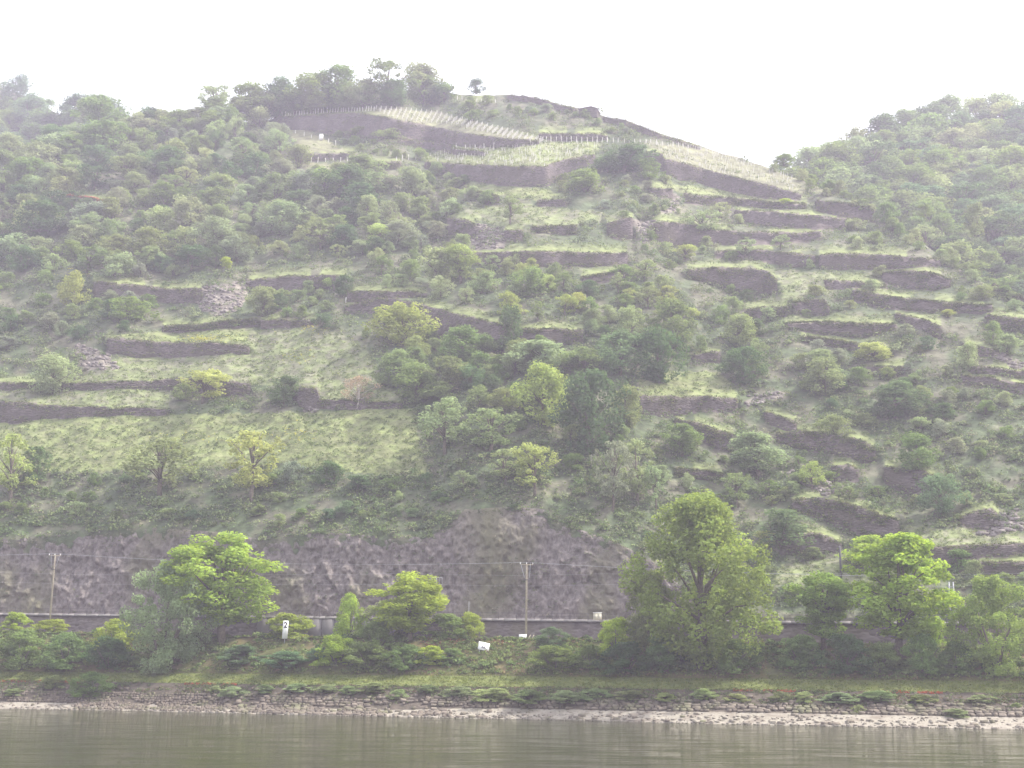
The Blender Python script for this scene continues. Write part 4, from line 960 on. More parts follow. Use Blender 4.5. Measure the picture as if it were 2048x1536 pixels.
# ------------------------------------------------------------------ near bank vegetation
def bpt(x, d): return bank_pos(np.array([float(x)]), np.array([float(d)]), 0)[0]
def d_of_y(x, y):
    ds = np.linspace(0, D_BANK, 97); P = bank_pos(np.full(97, float(x)), ds, 0)
    v = P - np.array([0, 0, HC]); yy_ = 768 - F * (v @ _u) / (v @ _f)
    return float(np.interp(-y, -yy_, ds))
def bank_plant(x, y, tp, w, kd, tn, nm, lab, cat, grp=None, d=None):
    if d is None: d = d_of_y(x, y)
    if d > D_BANK:
        P0 = bpt(x, D_BANK); q = P0[0] / P0[1]; Y = P0[1] + d - D_BANK; P = np.array([q * Y, Y, P0[2] - 0.1])
    else: P = bpt(x, d)
    s = P[1] / F
    v = P - np.array([0, 0, HC]); ypix = 768 - F * (v @ _u) / (v @ _f)
    return plant(P - np.array([0, 0, 0.15]), (ypix - tp) * s * 1.02, w * s, kd, tn, nm, lab, cat, grp)
NEAR = [
 (442,1282,1075,220,'near_layered','lime','bank_tree','yellow green robinia with layered crown, tallest tree left of the marker board','tree',None),
 (325,1345,1132,165,'near_willow','pale','bank_tree','round grey green willow in front of the yellow green robinia','tree',None),
 (1408,1338,1000,330,'near_tall','fresh','bank_tree','tall poplar, the highest tree on the river bank','tree',None),
 (1300,1310,1150,110,'near_round','olive','bank_tree','lower olive tree at the left side of the tall poplar','tree',None),
 (1652,1300,1152,140,'near_layered','fresh','bank_tree','slender young tree with a thin dark trunk right of the tall poplar','tree',None),
 (1800,1318,1080,205,'near_layered','lime','bank_tree','spreading robinia with a straight bare trunk at the right of the bank','tree',None),
 (1992,1350,1160,165,'near_willow','fresh','bank_tree','large rounded tree at the right edge of the bank','tree',None),
 (815,1284,1150,165,'near_layered','lime','bank_tree','small yellow green robinia beside the metal mast','tree',None),
 (2200,1350,1150,170,'near_round','mid','bank_tree','green tree just beyond the right edge of the bank','tree',None),
 (-130,1330,1170,170,'near_round','mid','bank_tree','green tree just beyond the left edge of the bank','tree',None),
]
for a in NEAR: bank_plant(a[0], a[1], a[2], a[3] * 0.85, *a[4:])
NB = [
 (695,1288,1190,76,'lime','upright yellow green bush left of the small robinia'),
 (765,1288,1206,110,'olive','olive bush behind the trunk of the small robinia'),
 (890,1284,1228,90,'mid','green bush right of the small robinia'),
 (940,1284,1225,64,'lime','bush at the right end of the hedge by the small robinia'),
 (1103,1292,1254,66,'blue','tufted round bush standing alone beside the wooden power pole'),
 (570,1284,1228,96,'lime','flat yellow green bush behind the white marker board'),
 (20,1290,1225,66,'lime','rounded yellow bush at the left edge above the bank'),
 (92,1290,1238,70,'lime','light bush at the foot of the left power pole'),
 (225,1300,1240,90,'lime','yellow green bush left of the round willow'),
 (40,1338,1262,110,'mid','dense bush on the bank at the left edge'),
 (130,1336,1268,110,'mid','bush on the bank below the left power pole'),
 (215,1338,1275,90,'dark','dark bush at the left foot of the willow'),
 (185,1392,1345,82,'mid','bush growing down over the revetment at the left'),
 (108,1376,1350,46,'olive','small bush on the revetment edge left of the overhanging bush'),
 (480,1326,1290,100,'blue','bramble mound right of the willow'),
 (570,1334,1302,110,'blue','bramble mound under the white marker board'),
 (640,1318,1294,70,'blue','low bramble mound right of the marker board'),
 (672,1330,1272,84,'lime','bright bush on the bank below the upright yellow green bush'),
 (752,1310,1243,84,'mid','rounded bush rising above the bank edge in front of the olive bush'),
 (735,1338,1285,100,'mid','dark based bush at the centre of the bank'),
 (815,1338,1290,86,'mid','bush on the bank below the small robinia'),
 (860,1328,1292,60,'lime','small bright bush left of the white board lying on the bank'),
 (900,1322,1296,52,'mid','low bush beside the white board lying on the bank'),
 (1110,1340,1292,96,'mid','bush on the bank below the tufted round bush'),
 (1180,1335,1290,80,'mid','bush between the tufted round bush and the poplar'),
 (1232,1312,1238,86,'lime','yellow green bush at the left foot of the poplar'),
 (1255,1345,1285,100,'dark','dark bush under the lower olive tree'),
 (1330,1345,1275,110,'dark','shaded bush left of the poplar trunk'),
 (1470,1345,1280,100,'mid','shaded bush right of the poplar trunk'),
 (1600,1335,1272,90,'mid','wide bush left of the slender young tree'),
 (1690,1345,1270,110,'dark','dark bush right of the slender young tree'),
 (1765,1345,1285,90,'mid','bush at the left foot of the spreading robinia'),
 (1850,1345,1270,100,'mid','bush at the right foot of the spreading robinia'),
 (1875,1300,1235,60,'lime','light bush behind the right foot of the spreading robinia'),
 (1915,1345,1285,80,'mid','bush left of the large rounded tree'),
]
for x, y, tp, w, tn, lab in NB: bank_plant(x, y, tp, w * 0.88, 'near_bush', tn, 'bank_bush', lab, 'bush', 'bushes on the river bank', D_BANK + 2.5 if (y < 1292 and x < 1000 or 'behind' in lab) else None)
RV = [(432,1384,1370,30),(468,1392,1372,54),(532,1384,1368,34),(595,1382,1366,54),(655,1384,1368,40),(698,1386,1370,44),(745,1382,1364,52),(800,1396,1378,34),(860,1384,1368,40),(920,1392,1372,60),(985,1402,1376,70),(1060,1404,1378,80),(1130,1404,1380,70),(1190,1398,1376,60),(1260,1398,1380,54),(1330,1400,1384,50),(1405,1398,1376,50),(1560,1402,1382,38),(1606,1404,1382,34),(1675,1404,1384,70),(1750,1402,1380,66),(1715,1424,1408,24),(1905,1432,1416,44),(1840,1404,1388,50),(2028,1416,1404,20),(1960,1402,1388,50),(30,1390,1376,40),(1470,1402,1386,40)]
BMARK = [(97, 'the left power pole'), (190, 'the overhanging bush'), (335, 'the round willow'), (430, 'the yellow green robinia'), (569, 'the marker board'), (695, 'the upright yellow bush'), (815, 'the small robinia'), (965, 'the white leaning board'), (1052, 'the right power pole'), (1110, 'the tufted bush'), (1195, 'the cream cabinet'), (1300, 'the lower olive tree'), (1408, 'the tall poplar'), (1652, 'the slender young tree'), (1800, 'the spreading robinia'), (1990, 'the large rounded tree')]
for i, (x, y, tp, w) in enumerate(RV):
    tn = ['pale', 'pale', 'olive'][i % 3]; best = min(BMARK, key=lambda m: abs(m[0] - x)); dx = x - best[0]
    lab = f"{'olive' if tn == 'olive' else 'pale green'} shrub in the revetment {'straight below' if abs(dx) < 22 else ('just ' if abs(dx) < 70 else 'further ') + ('right' if dx > 0 else 'left') + ' of'} {best[1]}"
    if lab in USED: lab = f"{'wide' if w > 45 else 'narrow'} " + lab
    USED[lab] = 1
    bank_plant(x, y, tp, w, 'near_bush', tn, 'shore_shrub', lab, 'shrub', 'low shrubs in the revetment')
# bank undergrowth
def bank_cloud(name, n, dr, size, pal, pw, per, seed, xr=(-460, 2500), mask=None, zf=0.8):
    r = np.random.default_rng(seed); x = r.uniform(*xr, n); d = r.uniform(*dr, n)
    if mask is not None: ok = mask(x, d, r); x, d = x[ok], d[ok]
    P = bank_pos(x, d, 0); pal = np.array(pal)
    return leaf_cloud(name, P, size[0] + (size[1] - size[0]) * r.random(len(x)) ** 1.7, pal[r.choice(len(pal), len(x), p=pw)], per, seed, 0.5, zf)
bank_cloud('bank_undergrowth', 15000, (D_LEDGE + 0.4, D_BANK + 0.8), (0.2, 0.55), [(0.11, 0.16, 0.055), (0.155, 0.215, 0.07), (0.21, 0.26, 0.09), (0.22, 0.18, 0.10)], [.3, .35, .25, .1], 14, 41, mask=lambda x, d, r: r.random(len(x)) < np.clip((fbm(x / 60, d / 2.2, 42, 3) - 0.3) * 4, 0.15, 1))
bank_cloud('bank_thicket', 900, (D_LEDGE + 1.5, D_BANK + 0.5), (0.5, 1.1), [(0.11, 0.165, 0.06), (0.155, 0.22, 0.075), (0.20, 0.26, 0.10)], [.35, .4, .25], 90, 49, mask=lambda x, d, r: (r.random(len(x)) < np.clip((fbm(x / 80, d / 3, 50, 2) - 0.35) * 5, 0.1, 1)) & ~((x > 830) & (x < 1080) & (d > 18)) & ~((x > 525) & (x < 615) & (d > 18)))
bank_cloud('verge_grass', 16000, (D_REV - 0.2, D_LEDGE + 0.8), (0.12, 0.28), [(0.14, 0.18, 0.045), (0.18, 0.2, 0.06), (0.11, 0.14, 0.04)], [.4, .3, .3], 6, 42, zf=1.0)
bank_cloud('revetment_weeds', 26000, (D_GRAVEL + 1.2, D_REV), (0.12, 0.35), [(0.10, 0.14, 0.055), (0.15, 0.18, 0.075), (0.17, 0.13, 0.09)], [.45, .3, .25], 8, 43,
    mask=lambda x, d, r: r.random(len(x)) < np.clip(((d - D_GRAVEL) / (D_REV - D_GRAVEL)) ** 1.6 * 1.5 * np.clip((fbm(x / 40, d, 44, 3) - 0.36) * 5, 0.06, 1) + 0.75 * ((x > 930) & (x < 1260) & (d > 6.5)), 0, 1))
bank_cloud('red_sorrel_flowers', 9000, (D_REV - 0.5, D_REV + 0.1), (0.09, 0.2), [(0.42, 0.10, 0.05), (0.34, 0.13, 0.08)], [.6, .4], 6, 45, mask=lambda x, d, r: ((x < 160) | ((x > 370) & (x < 490)) | ((x > 1430) & (x < 1590)) | ((x > 1770) & (x < 1900))) & (vnoise(x / 22, x * 0, 46) > 0.3))
bank_cloud('red_brown_weeds', 3600, (D_BANK - 2.0, D_BANK - 0.2), (0.12, 0.28), [(0.36, 0.14, 0.08), (0.25, 0.16, 0.09)], [.6, .4], 6, 47, mask=lambda x, d, r: ((x > 800) & (x < 1090) | (x > 1530) & (x < 1610) | (x > 165) & (x < 215)) & (vnoise(x / 26, d, 48) > 0.3))

# ------------------------------------------------------------------ revetment stones
rev = link('stone_revetment', None, None, 'sloping revetment of flat grey brown stones along the water', 'revetment')
base_me = []
for i in range(10):
    mb = MB(); mb.box((0, 0, 0), (0.5, 0.5, 0.5), 0, 0.22, 0.86); base_me.append(mb.mesh('stone', M_stone))
cand = []
for ci, d in enumerate(np.arange(0.4, D_REV - 0.8, 0.62)):
    x = -470.0 + rng.random() * 10
    while x < 2500:
        w = rng.uniform(0.3, 1.05)
        sc = F / float(Yedge(np.array(x)) + d)
        keep = 1.0
        if d < D_GRAVEL: keep = 0.03 if x > 900 or x < 150 else 0.80
        if d < 0.7 and x > 900: keep = 0.22
        if x < 450: w *= 0.55
        if x > 1300 and d > D_GRAVEL + 1.5: keep *= 0.5
        if d > D_REV - 3.2: keep = 0.12
        keep *= 0.35 + 0.65 * (vnoise(x / 60, d / 1.5, 404) > 0.3)
        if rng.random() < keep: cand.append((x + w * sc / 2, d, w))
        x += w * sc * 1.05 + rng.random() * 1.5
cand = np.array(cand); P = bank_pos(cand[:, 0], cand[:, 1] + rng.normal(size=len(cand)) * 0.05, 0)
inv = (cand[:, 0] > 0) & (cand[:, 0] < 2048); size = cand[:, 2] * inv / P[:, 1]
order = np.argsort(-size * ((cand[:, 1] < 8)) - 1e-9); big = set(order[:300].tolist())
mbs = MB()
for i in range(len(cand)):
    w = cand[i, 2]; dp = 0.58; hh = rng.uniform(0.26, 0.44); yaw = rng.normal() * 0.06 + math.atan2(-0.16, 1) * 0 
    c = P[i] + np.array([0, 0, hh * 0.22])
    if i in big:
        o = link('stone', base_me[i % 10], rev); o.location = [float(v) for v in c]; o.scale = (w * 0.96, dp, hh); o.rotation_euler = (rng.normal() * 0.08 + 0.25, rng.normal() * 0.06, yaw)
    else: mbs.box(c, (w * 0.47, dp / 2, hh / 2), yaw, 0.2, 0.88)
mbs.build('stones', M_stone, rev, kind='stuff')
# pebbles at the water line
mb = MB(); px_ = rng.uniform(-400, 2450, 2600); pd_ = rng.random(2600) ** 2 * 4.2 - 0.2; PP = bank_pos(px_, np.maximum(pd_, 0), 0)
for p_ in PP:
    s = 0.05 + 0.17 * rng.random() ** 3; mb.box(p_ + np.array([0, 0, 0.02]), (s * 1.5, s, s * 0.6), rng.random() * 3, 0.3)
mb.build('beach_pebbles', M_gravel, kind='stuff')

# ------------------------------------------------------------------ retaining wall, railing, tracks
def wall_pt(x, d, z):
    Y = Yedge(np.asarray(x, float)) + d; r_ = rays(x, np.full(np.shape(x), 1300.0)); q = r_[..., 0] / r_[..., 1]
    return np.stack([q * Y, Y, np.broadcast_to(z, np.shape(Y))], -1)
rw = link('retaining_wall', None, None, 'long low retaining wall with pale coping below the railway', 'retaining wall')
wx = np.arange(-480, 2529, 6.0); zb = Z_of(wx, poly(R_BANK, wx), Yedge(wx) + D_BANK) - 0.6; zt = rail_z(wx) - 0.35; R = []
for t in np.linspace(0, 1, 6):
    P = wall_pt(wx, D_WALL - 0.1 + 0.35 * t, zb + (zt - zb) * t); P[:, 1] += (rng.random(len(wx)) - 0.5) * 0.12; R.append(P)
P = R[-1].copy(); P[:, 1] += 1.2; R.append(P); V = np.array(R)
link('masonry', make_mesh('masonry', V.reshape(-1, 3), grid_faces(len(V), len(wx)), M_retain, False), rw)
def beam(pts, hw, hh):
    mb = MB()
    for i in range(len(pts) - 1):
        a, b = pts[i], pts[i + 1]; c = (a + b) / 2; dd = b - a
        mb.box(c, (np.linalg.norm(dd[:2]) / 2, hw, hh), math.atan2(dd[1], dd[0]))
    return mb
cxp = np.arange(-480, 2529, 24.0)
beam(wall_pt(cxp, D_WALL + 0.1, rail_z(cxp) - 0.22), 0.30, 0.13).build('coping', M_concrete, rw)
for k, xx in enumerate(np.arange(512, 830, 26.0)):
    z1 = float(rail_z(np.array(xx))) - 0.45; z0 = float(np.interp(xx, wx, zb))
    a = wall_pt(np.array(xx), D_WALL - 0.16, 0.0); b = wall_pt(np.array(xx + 24), D_WALL - 0.16, 0.0); c = (a + b) / 2; dd = b - a
    mb = MB(); mb.box((c[0], c[1] + 0.06, (z0 + z1) / 2), (np.linalg.norm(dd) / 2 + 0.01, 0.06, (z1 - z0) / 2), math.atan2(dd[1], dd[0])); mb.build('panel', M_panel, rw)
rl = link('guard_railing', None, None, 'thin dark railing on top of the retaining wall beside the track', 'railing')
rx = np.arange(-480, 2529, 36.0); pm = MB(); pm.box((0, 0, 0.5), (0.035, 0.035, 0.55)); pmesh = pm.mesh('post', M_dark)
for xx in rx:
    o = link('post', pmesh, rl); q = wall_pt(np.array(xx), D_WALL + 0.25, 0.0); o.location = (float(q[0]), float(q[1]), float(rail_z(np.array(xx))) - 0.1)
for zz in (0.5, 0.95):
    beam(wall_pt(rx, D_WALL + 0.25, rail_z(rx) - 0.1 + zz), 0.02, 0.02).build('rail', M_dark, rl)
for k, dd in enumerate((36.0, 37.44, 39.6, 41.04)):
    pass
for k, dd in enumerate((35.4, 38.6)):
    tk = link('railway_track', None, None, ['railway track nearer the river on the trackbed', 'railway track at the foot of the cliff'][k], 'railway track', 'two parallel tracks')
    for s_ in (-0.72, 0.72): beam(wall_pt(cxp, dd + s_, rail_z(cxp) + 0.02), 0.035, 0.08).build('rail', M_rail, tk)
    mb = MB()
    for xx in np.arange(-470, 2500, 9.0):
        q = wall_pt(np.array(xx), dd, 0.0); mb.box((q[0], q[1], float(rail_z(np.array(xx))) - 0.13), (0.13, 1.25, 0.09), -0.15)
    o = mb.build('sleepers', M_wood, tk, kind='stuff')

# ------------------------------------------------------------------ poles, masts and wires
def ray_at(x, y, Y): return unproj(np.array(float(x)), np.array(float(y)), float(Y))
tips = []
def power_pole(x, ytop, yfoot, d, lab, mirror=1):
    Y = float(Yedge(np.array(float(x))) + d); foot = ray_at(x, yfoot, Y); top = ray_at(x, ytop, Y); H = top[2] - foot[2]
    root = link('power_pole', None, None, lab, 'power pole', 'wooden power poles along the road'); root.location = [float(v) for v in foot]
    mb = MB(); mb.tube([(0, 0, -1.5), (0, 0, H - 1.0), (0, 0, H)], [0.17, 0.13, 0.12], 8); mb.build('pole', M_wood, root, True)
    mb = MB(); mb.box((0.0, -0.16, H - 0.1), (0.95, 0.06, 0.06)); mb.build('crossarm', M_wood, root)
    mb = MB(); mb.box((0.0, -0.16, H - 2.3), (0.45, 0.05, 0.05)); mb.build('lower_bracket', M_dark, root)
    mb = MB(); mb.tube([(-0.8 * mirror, -0.2, H - 0.15), (-0.3 * mirror, -0.2, H - 2.0)], 0.045, 5); mb.build('strut', M_metal, root)
    mb = MB(); mb.tube([(0.55 * mirror, -0.2, H + 0.05), (0.42 * mirror, -0.2, H - 2.0)], 0.045, 5); mb.build('strut', M_metal, root)
    for s_ in (-0.9, 0.0, 0.9):
        mb = MB(); mb.tube([(s_, -0.16, H - 0.05), (s_, -0.16, H + 0.10), (s_, -0.16, H + 0.22)], [0.05, 0.08, 0.04], 6); mb.build('insulator', M_white, root)
    tips.append([foot + np.array([s_, -0.16, H + 0.24]) for s_ in (-0.9, 0.0, 0.9)])
power_pole(-820, 1100, 1262, 27, 'wooden power pole outside the view on the left') if False else None
power_pole(97, 1110, 1272, 26.5, 'wooden power pole at the left in front of the cliff', -1)
power_pole(1052, 1128, 1282, 26.5, 'wooden power pole left of the tufted round bush', 1)
def wire(a, b, sag, rad, lab, n=24):
    pts = [a + (b - a) * t - np.array([0, 0, 4 * sag * t * (1 - t)]) for t in np.linspace(0, 1, n)]
    mb = MB(); mb.tube(pts, rad, 4); mb.build('overhead_wire', M_metal, None, label=lab, cat='wire', group='overhead wires')
nm = ['front', 'middle', 'rear']
for k in range(3):
    a, b = tips[0][k], tips[1][k]; dv = b - a
    wire(a, b, 0.9, 0.008, f'thin pale {nm[k]} conductor sagging between the two wooden power poles')
    wire(b, b + dv * 1.1 + np.array([0, 2, 0]), 0.9, 0.008, f'thin pale {nm[k]} conductor running right from the pole by the tufted bush')
    wire(a - dv * 0.7, a, 0.7, 0.008, f'thin pale {nm[k]} conductor running left from the left power pole')
def mast(x, ytop, d, mat, lab, twin=False, arm=True, w=0.09):
    Y = float(Yedge(np.array(float(x))) + d); z0 = float(rail_z(np.array(float(x)))) - 0.3; top = ray_at(x, ytop, Y); H = top[2] - z0
    root = link('catenary_mast', None, None, lab, 'railway mast', 'masts of the railway'); root.location = (float(top[0]), Y, z0)
    for s_ in ((-0.3, 0.3) if twin else (0,)):
        mb = MB(); mb.tube([(s_, 0, -0.3), (s_, 0, H)], [w, w * 0.8], 6); mb.build('post', mat, root, True)
    if twin:
        mb = MB(); [mb.box((0, 0, z), (0.3, 0.03, 0.03)) for z in np.arange(0.8, H, 1.2)]; mb.build('bracing', mat, root)
    if arm:
        mb = MB(); mb.tube([(-1.0, 0, H), (0.9, 0, H)], 0.04, 5); mb.tube([(0.9, 0, H), (0.9, 0, H - 1.1)], 0.035, 5); mb.tube([(0.9, 0, H - 1.1), (0.45, 0, H - 1.1)], 0.035, 5); mb.tube([(0.45, 0, H), (0.45, 0, H - 1.1)], 0.035, 5); mb.tube([(-1.0, 0, H), (-1.0, 0, H - 0.9)], 0.03, 5); mb.build('bracket', mat, root)
    return root
mast(873, 1155, 40.6, M_metal, 'pale thin railway mast with a small frame on top behind the small robinia')
mast(1902, 1164, 40.6, M_metal, 'lattice railway mast with two uprights behind the spreading robinia', True, False, 0.12)
mast(938, 1203, 34.2, M_metal, 'short thin white post standing beside the track', False, False, 0.05)
for yy_, lab in ((1133, 'upper catenary wire strung along the railway'), (1205, 'lower contact wire strung along the railway')):
    q = []
    for xx in np.linspace(-480, 2528, 60):
        Y = float(Yedge(np.array(xx)) + 37); P_ = wall_pt(np.array(xx), 37.0, 0.0); P_[2] = float(rail_z(np.array(xx))) + (7.0 if yy_ == 1133 else 5.4) - 0.3 * abs(math.sin(xx / 130)); q.append(P_)
    mb = MB(); mb.tube(q, 0.009, 4); mb.build('overhead_wire', M_metal, None, label=lab, cat='wire', group='overhead wires')
foot = onhill(1682, 1155); sc_ = foot[1] / F
root = link('utility_pole', None, None, 'dark slim pole on the grass above the railway on the right', 'pole'); root.location = [float(v) for v in foot]
mb = MB(); mb.tube([(0, 0, -0.5), (0, 0, 63 * sc_)], [0.17, 0.13], 8); mb.build('pole', M_dark, root, True)
mb = MB(); mb.tube([(0, 0, 62.3 * sc_), (0, 0, 63.6 * sc_)], [0.16, 0.05], 8); mb.build('cap', M_metal, root)

# ------------------------------------------------------------------ marker board, boards, cabinet, hut
P = ray_at(569, 1280, float(Yedge(np.array(569.0))) + D_BANK - 1.6); s = P[1] / F
mk = link('river_marker_board', None, None, 'tall white board with a black figure 2 on the bank', 'sign'); mk.location = [float(v) for v in P]; mk.rotation_euler = (0, 0.035, 0)
mb = MB(); mb.box((0, 0, 20 * s), (5.2 * s, 0.05, 17.5 * s)); mb.build('board', M_white, mk)
mb = MB(); mb.box((0, 0.09, 5 * s), (0.06, 0.04, 14 * s)); mb.build('post', M_metal, mk)
cu = bpy.data.curves.new('numeral', 'FONT'); cu.body = '2'; cu.size = 15.5 * s; cu.align_x = 'CENTER'; cu.extrude = 0.006; cu.offset = 0.035
to = bpy.data.objects.new('numeral_tmp', cu); COL.objects.link(to); bpy.context.view_layer.update()
dg = bpy.context.evaluated_depsgraph_get(); tme = bpy.data.meshes.new_from_object(to.evaluated_get(dg)); bpy.data.objects.remove(to)
tme.materials.clear(); tme.materials.append(M_black)
nu = link('numeral', tme, mk); nu.rotation_euler = (math.pi / 2, 0, 0); nu.location = (0, -0.064, 24.0 * s); nu.scale = (0.9, 1, 1)
P = bpt(965, d_of_y(965, 1303)); s = P[1] / F
b = link('warning_board', None, None, 'white board with dark symbols leaning on the bank right of the red weeds', 'sign'); b.location = [float(v) for v in P]; b.rotation_euler = (-0.45, 0.2, 0.1)
mb = MB(); mb.box((0, -0.1, 10.5 * s), (11 * s, 0.04, 8.5 * s)); mb.build('board', M_white, b)
mb = MB()
for k, (u, v) in enumerate(((-3, 7), (0.2, 7), (3, 7), (-2.0, 9.4), (1.6, 9.4))): mb.box((u * s, -0.146, v * s), (1.0 * s, 0.005, 1.1 * s), 0, 0.2)
mb.build('symbol', M_black, b)
for sx in (-0.5, 0.5):
    mb = MB(); mb.box((sx, -0.04, 1.0 * s), (0.04, 0.03, 5 * s)); mb.build('post', M_metal, b)
P0 = bpt(1045, D_BANK - 0.1); s = P0[1] / F
b = link('notice_board', None, None, 'small white board at the foot of the pole by the tufted bush', 'sign'); b.location = [float(v) for v in P0]; b.rotation_euler = (-0.2, 0, 0.1)
mb = MB(); mb.box((0, 0, 5.5 * s), (7 * s, 0.04, 4 * s), 0, 0.05, 1.1); mb.build('board', M_white, b)
mb = MB(); mb.box((0, 0.07, 1.0 * s), (0.05, 0.03, 5 * s)); mb.build('post', M_metal, b)
P0 = bpt(1058, D_BANK - 0.3)
b = link('wooden_trestle', None, None, 'pair of slanting pale planks beside the small white board', 'planks'); b.location = [float(v) for v in P0]
for sx in (-0.28, 0.22):
    mb = MB(); mb.tube([(sx, 0, -0.1), (sx + 0.45, 0, 0.75)], 0.06, 4); mb.build('plank', M_wood, b)
q = wall_pt(np.array(1195.0), D_WALL + 1.2, 0.0); s = q[1] / F; z0 = float(rail_z(np.array(1195.0))) - 0.25
b = link('signal_cabinet', None, None, 'cream box shaped cabinet beside the railway right of the tufted bush', 'cabinet'); b.location = (float(q[0]), float(q[1]), z0)
mb = MB(); mb.box((0, 0, 8.5 * s), (8 * s, 0.35, 8.5 * s)); mb.build('body', M_cream, b)
mb = MB(); mb.box((0, 0, 17.4 * s), (8.7 * s, 0.42, 0.6 * s)); mb.build('lid', M_white, b)
for sx in (-1, 1):
    mb = MB(); mb.box((sx * 3.8 * s, -0.37, 8.2 * s), (3.5 * s, 0.015, 7.2 * s)); mb.build('door', M_cream, b)
# stone hut on the skyline
Yh = float(sampleY(1178, 232)); P = ray_at(1178, 233, Yh); s = Yh / F
b = link('stone_hut', None, None, 'ruined stone hut with a low pitched roof on the skyline', 'hut'); b.location = [float(v) for v in P]; b.rotation_euler = (0, 0, -0.25)
W2, H2, D2 = 20 * s, 13 * s, 1.9
V = []; 
for yv in (-D2, D2): V += [(-W2, yv, -1.0), (W2, yv, -1.0), (W2, yv, H2 * 0.78), (W2 * 0.35, yv, H2 * 1.22), (-W2, yv, H2)]
me = bpy.data.meshes.new('wall'); me.from_pydata(V, [], [(0, 1, 2, 3, 4), (9, 8, 7, 6, 5), (0, 5, 6, 1), (1, 6, 7, 2), (0, 4, 9, 5), (4, 3, 8, 9), (3, 2, 7, 8)]); me.materials.append(M_wall); me.update(); link('wall', me, b)
mb = MB(); a0 = np.array([-W2 - 0.2, 0, H2 + 0.05]); a1 = np.array([W2 * 0.35, 0, H2 * 1.22 + 0.08]); a2 = np.array([W2 + 0.25, 0, H2 * 0.76 + 0.02])
for u, v in ((a0, a1), (a1, a2)):
    VV = []
    for dz in (0, 0.16):
        for pnt, yv in ((u, -D2 - 0.2), (v, -D2 - 0.2), (v, D2 + 0.2), (u, D2 + 0.2)): VV.append((pnt[0], yv, pnt[2] + dz))
    mb.add(VV, [(0, 3, 2, 1), (4, 5, 6, 7), (0, 1, 5, 4), (1, 2, 6, 5), (2, 3, 7, 6), (3, 0, 4, 7)])
mb.build('roof', M_rock, b)
mb = MB(); mb.box((W2 * 0.1, -D2 - 0.02, 0.75), (0.42, 0.04, 0.85)); mb.build('door', M_dark, b)
P = onhill(642, 281); s = P[1] / F
b = link('white_cabinet', None, None, 'small white box standing below the left end of the great dark wall', 'box'); b.location = [float(v) for v in P]
mb = MB(); mb.box((0, 0, 6.5 * s), (4 * s, 0.5, 6.5 * s)); mb.build('body', M_white, b)
mb = MB(); mb.box((0, 0, 13.3 * s), (4.5 * s, 0.6, 0.4 * s)); mb.build('lid', M_metal, b)

# ------------------------------------------------------------------ vine posts
pv = MB(); pv.tube([(0, 0, -0.15), (0, 0, 1.0)], [0.5, 0.45], 5); post_me = pv.mesh('vine_post', M_post)
def vpost(x, y, hp, lab, grp, wpx=1.6):
    Y = float(sampleY(x, y)); P = unproj(x, y, Y); s = Y / F
    o = link('vine_post', post_me, None, lab, 'post', grp); o.location = [float(v) for v in P]; o.scale = (wpx * s, wpx * s, hp * s); o.rotation_euler = (random.gauss(0, 0.05), random.gauss(0, 0.06), 0)
def vrow(pts, n, hp, lab, grp, w=1.6):
    a = np.array(pts, float); L_ = np.concatenate([[0], np.cumsum(np.hypot(*np.diff(a, axis=0).T))])
    for t in np.linspace(0, L_[-1], n):
        vpost(np.interp(t, L_, a[:, 0]) + random.uniform(-1, 1), np.interp(t, L_, a[:, 1]), hp * random.uniform(0.8, 1.15), lab, grp, w)
vrow([(565,233),(640,226),(700,224),(748,222)], 34, 11, 'pale post in the dense row on top of the great dark wall', 'posts on the great dark wall')
vrow([(1082,284),(1140,283),(1215,285)], 14, 13, 'pale post in the evenly spaced row left of the rocky spur', 'posts left of the rocky spur')
vrow([(912,303),(1080,286)], 10, 13, 'pale post along the lower edge of the white staked vineyard', 'posts under the white staked vineyard')
vrow([(906,308),(970,311)], 5, 10, 'pale post on the tiny wall at the edge of the summit vine terrace', 'posts on the tiny wall')
vrow([(592,324),(710,325)], 9, 11, 'pale post before the low wall between the tan vine strips', 'posts between the tan strips')
vrow([(560,256),(600,270),(672,290)], 8, 9, 'pale post on the upper border of the left tan vine strip', 'posts bordering the left tan strip')
vrow([(915,200),(990,207)], 9, 9, 'thin post in the small vineyard right under the lone summit tree', 'posts of the small summit vineyard')
vrow([(1215,284),(1300,286),(1400,300)], 18, 9, 'thin post along the upper edge of the pale vine slope', 'posts above the pale vine slope')
vrow([(792,322),(830,318)], 4, 11, 'pale post beside the round ivy bush on the upper left terrace', 'posts by the round ivy bush')
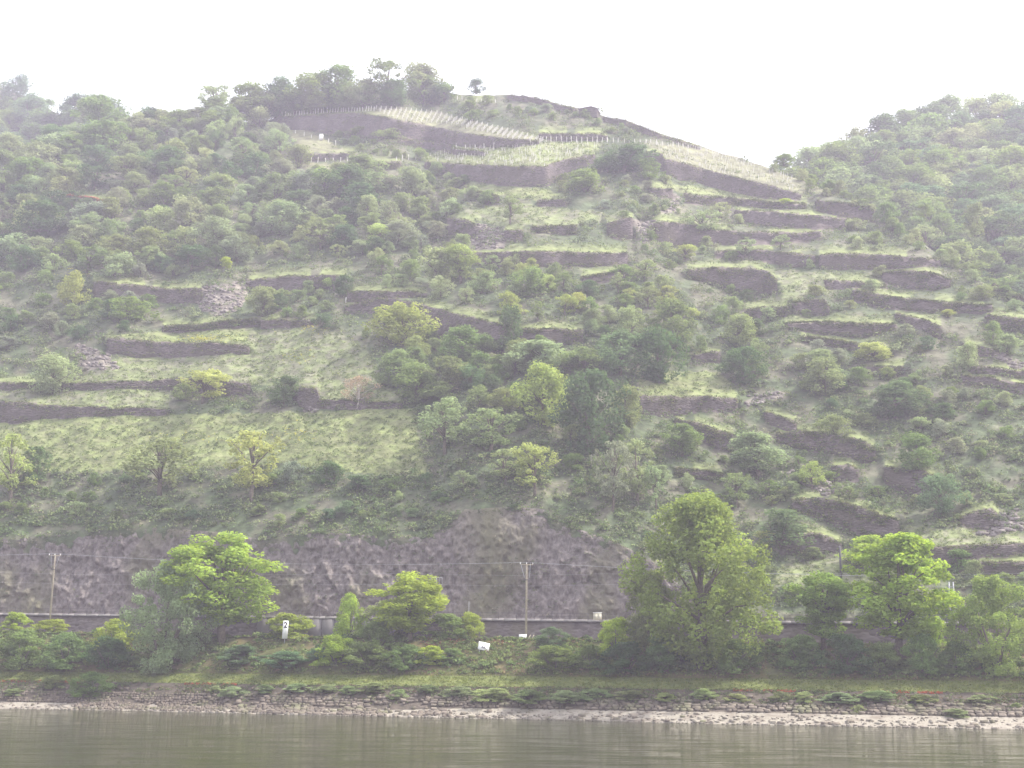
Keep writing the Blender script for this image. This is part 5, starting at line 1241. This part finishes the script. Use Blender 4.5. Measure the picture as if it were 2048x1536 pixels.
for i in range(34):
    t = i / 33; tx = 752 + 334 * t; ty = float(np.interp(tx, [752, 820, 876, 944, 1013, 1086], [217, 221, 227, 244, 261, 279])) + 1
    x, y = tx, ty; k = 0
    while k < 6:
        by = np.interp(x, [749, 808, 876, 944, 1013, 1095], [228, 241, 255, 269, 277, 284])
        if y > by + 0.5: break
        vpost(x, y, 8, 'white stake in the ' + ('leftmost third', 'middle third', 'rightmost third')[min(i // 11, 2)] + ' of the bright diagonal summit vineyard rows', 'white stakes of the summit vineyard, ' + ('left', 'middle', 'right')[min(i // 11, 2)], 1.4); x += 8.0; y += 4.6; k += 1
mb = MB()
for x, y in zip(rng.uniform(845, 1590, 2600), rng.uniform(285, 385, 2600)):
    if inpoly(x, y, LUSH[1]) or inpoly(x, y, TAN[0]):
        P = onhill(x, y); mb.tube([P, P + np.array([0, 0, 7 * P[1] / F])], 0.055, 3)
mb.build('vine_stakes', M_post, kind='stuff')
for x, y, hp, lab in ((754, 600, 12, 'short white post at the end of the short wall beside its twin'), (691, 606, 12, 'leaning white post left of the short wall'), (1182, 935, 26, 'pale bare stump below the largest dark tree')):
    P = onhill(x, y); s = P[1] / F; mb = MB(); mb.tube([(0, 0, -0.2), (0.1, 0, hp * s)], [1.3 * s, 1.0 * s], 6); o = mb.build('white_post' if 'stump' not in lab else 'tree_stump', M_palebark if 'stump' in lab else M_post, None, label=lab, cat='post' if 'stump' not in lab else 'stump'); o.location = [float(v) for v in P]

# ------------------------------------------------------------------ haze
hz, nt = new_mat('haze_air'); N = nt.nodes; L = nt.links
out = N.new('ShaderNodeOutputMaterial'); pv_ = N.new('ShaderNodeVolumePrincipled')
pv_.inputs['Color'].default_value = HAZE_COLOR; pv_.inputs['Density'].default_value = HAZE_DENSITY; pv_.inputs['Anisotropy'].default_value = 0.2
L.new(pv_.outputs[0], out.inputs['Volume'])
allz = 300
me = bpy.data.meshes.new('haze'); X0, X1, Y0_, Y1, Z0, Z1 = -960, 960, -140, 1100, -4, 330
me.from_pydata([(X0, Y0_, Z0), (X1, Y0_, Z0), (X1, Y1, Z0), (X0, Y1, Z0), (X0, Y0_, Z1), (X1, Y0_, Z1), (X1, Y1, Z1), (X0, Y1, Z1)], [], [(0, 3, 2, 1), (4, 5, 6, 7), (0, 1, 5, 4), (1, 2, 6, 5), (2, 3, 7, 6), (3, 0, 4, 7)])
me.materials.append(hz); me.update(); link('haze', me, kind='stuff')
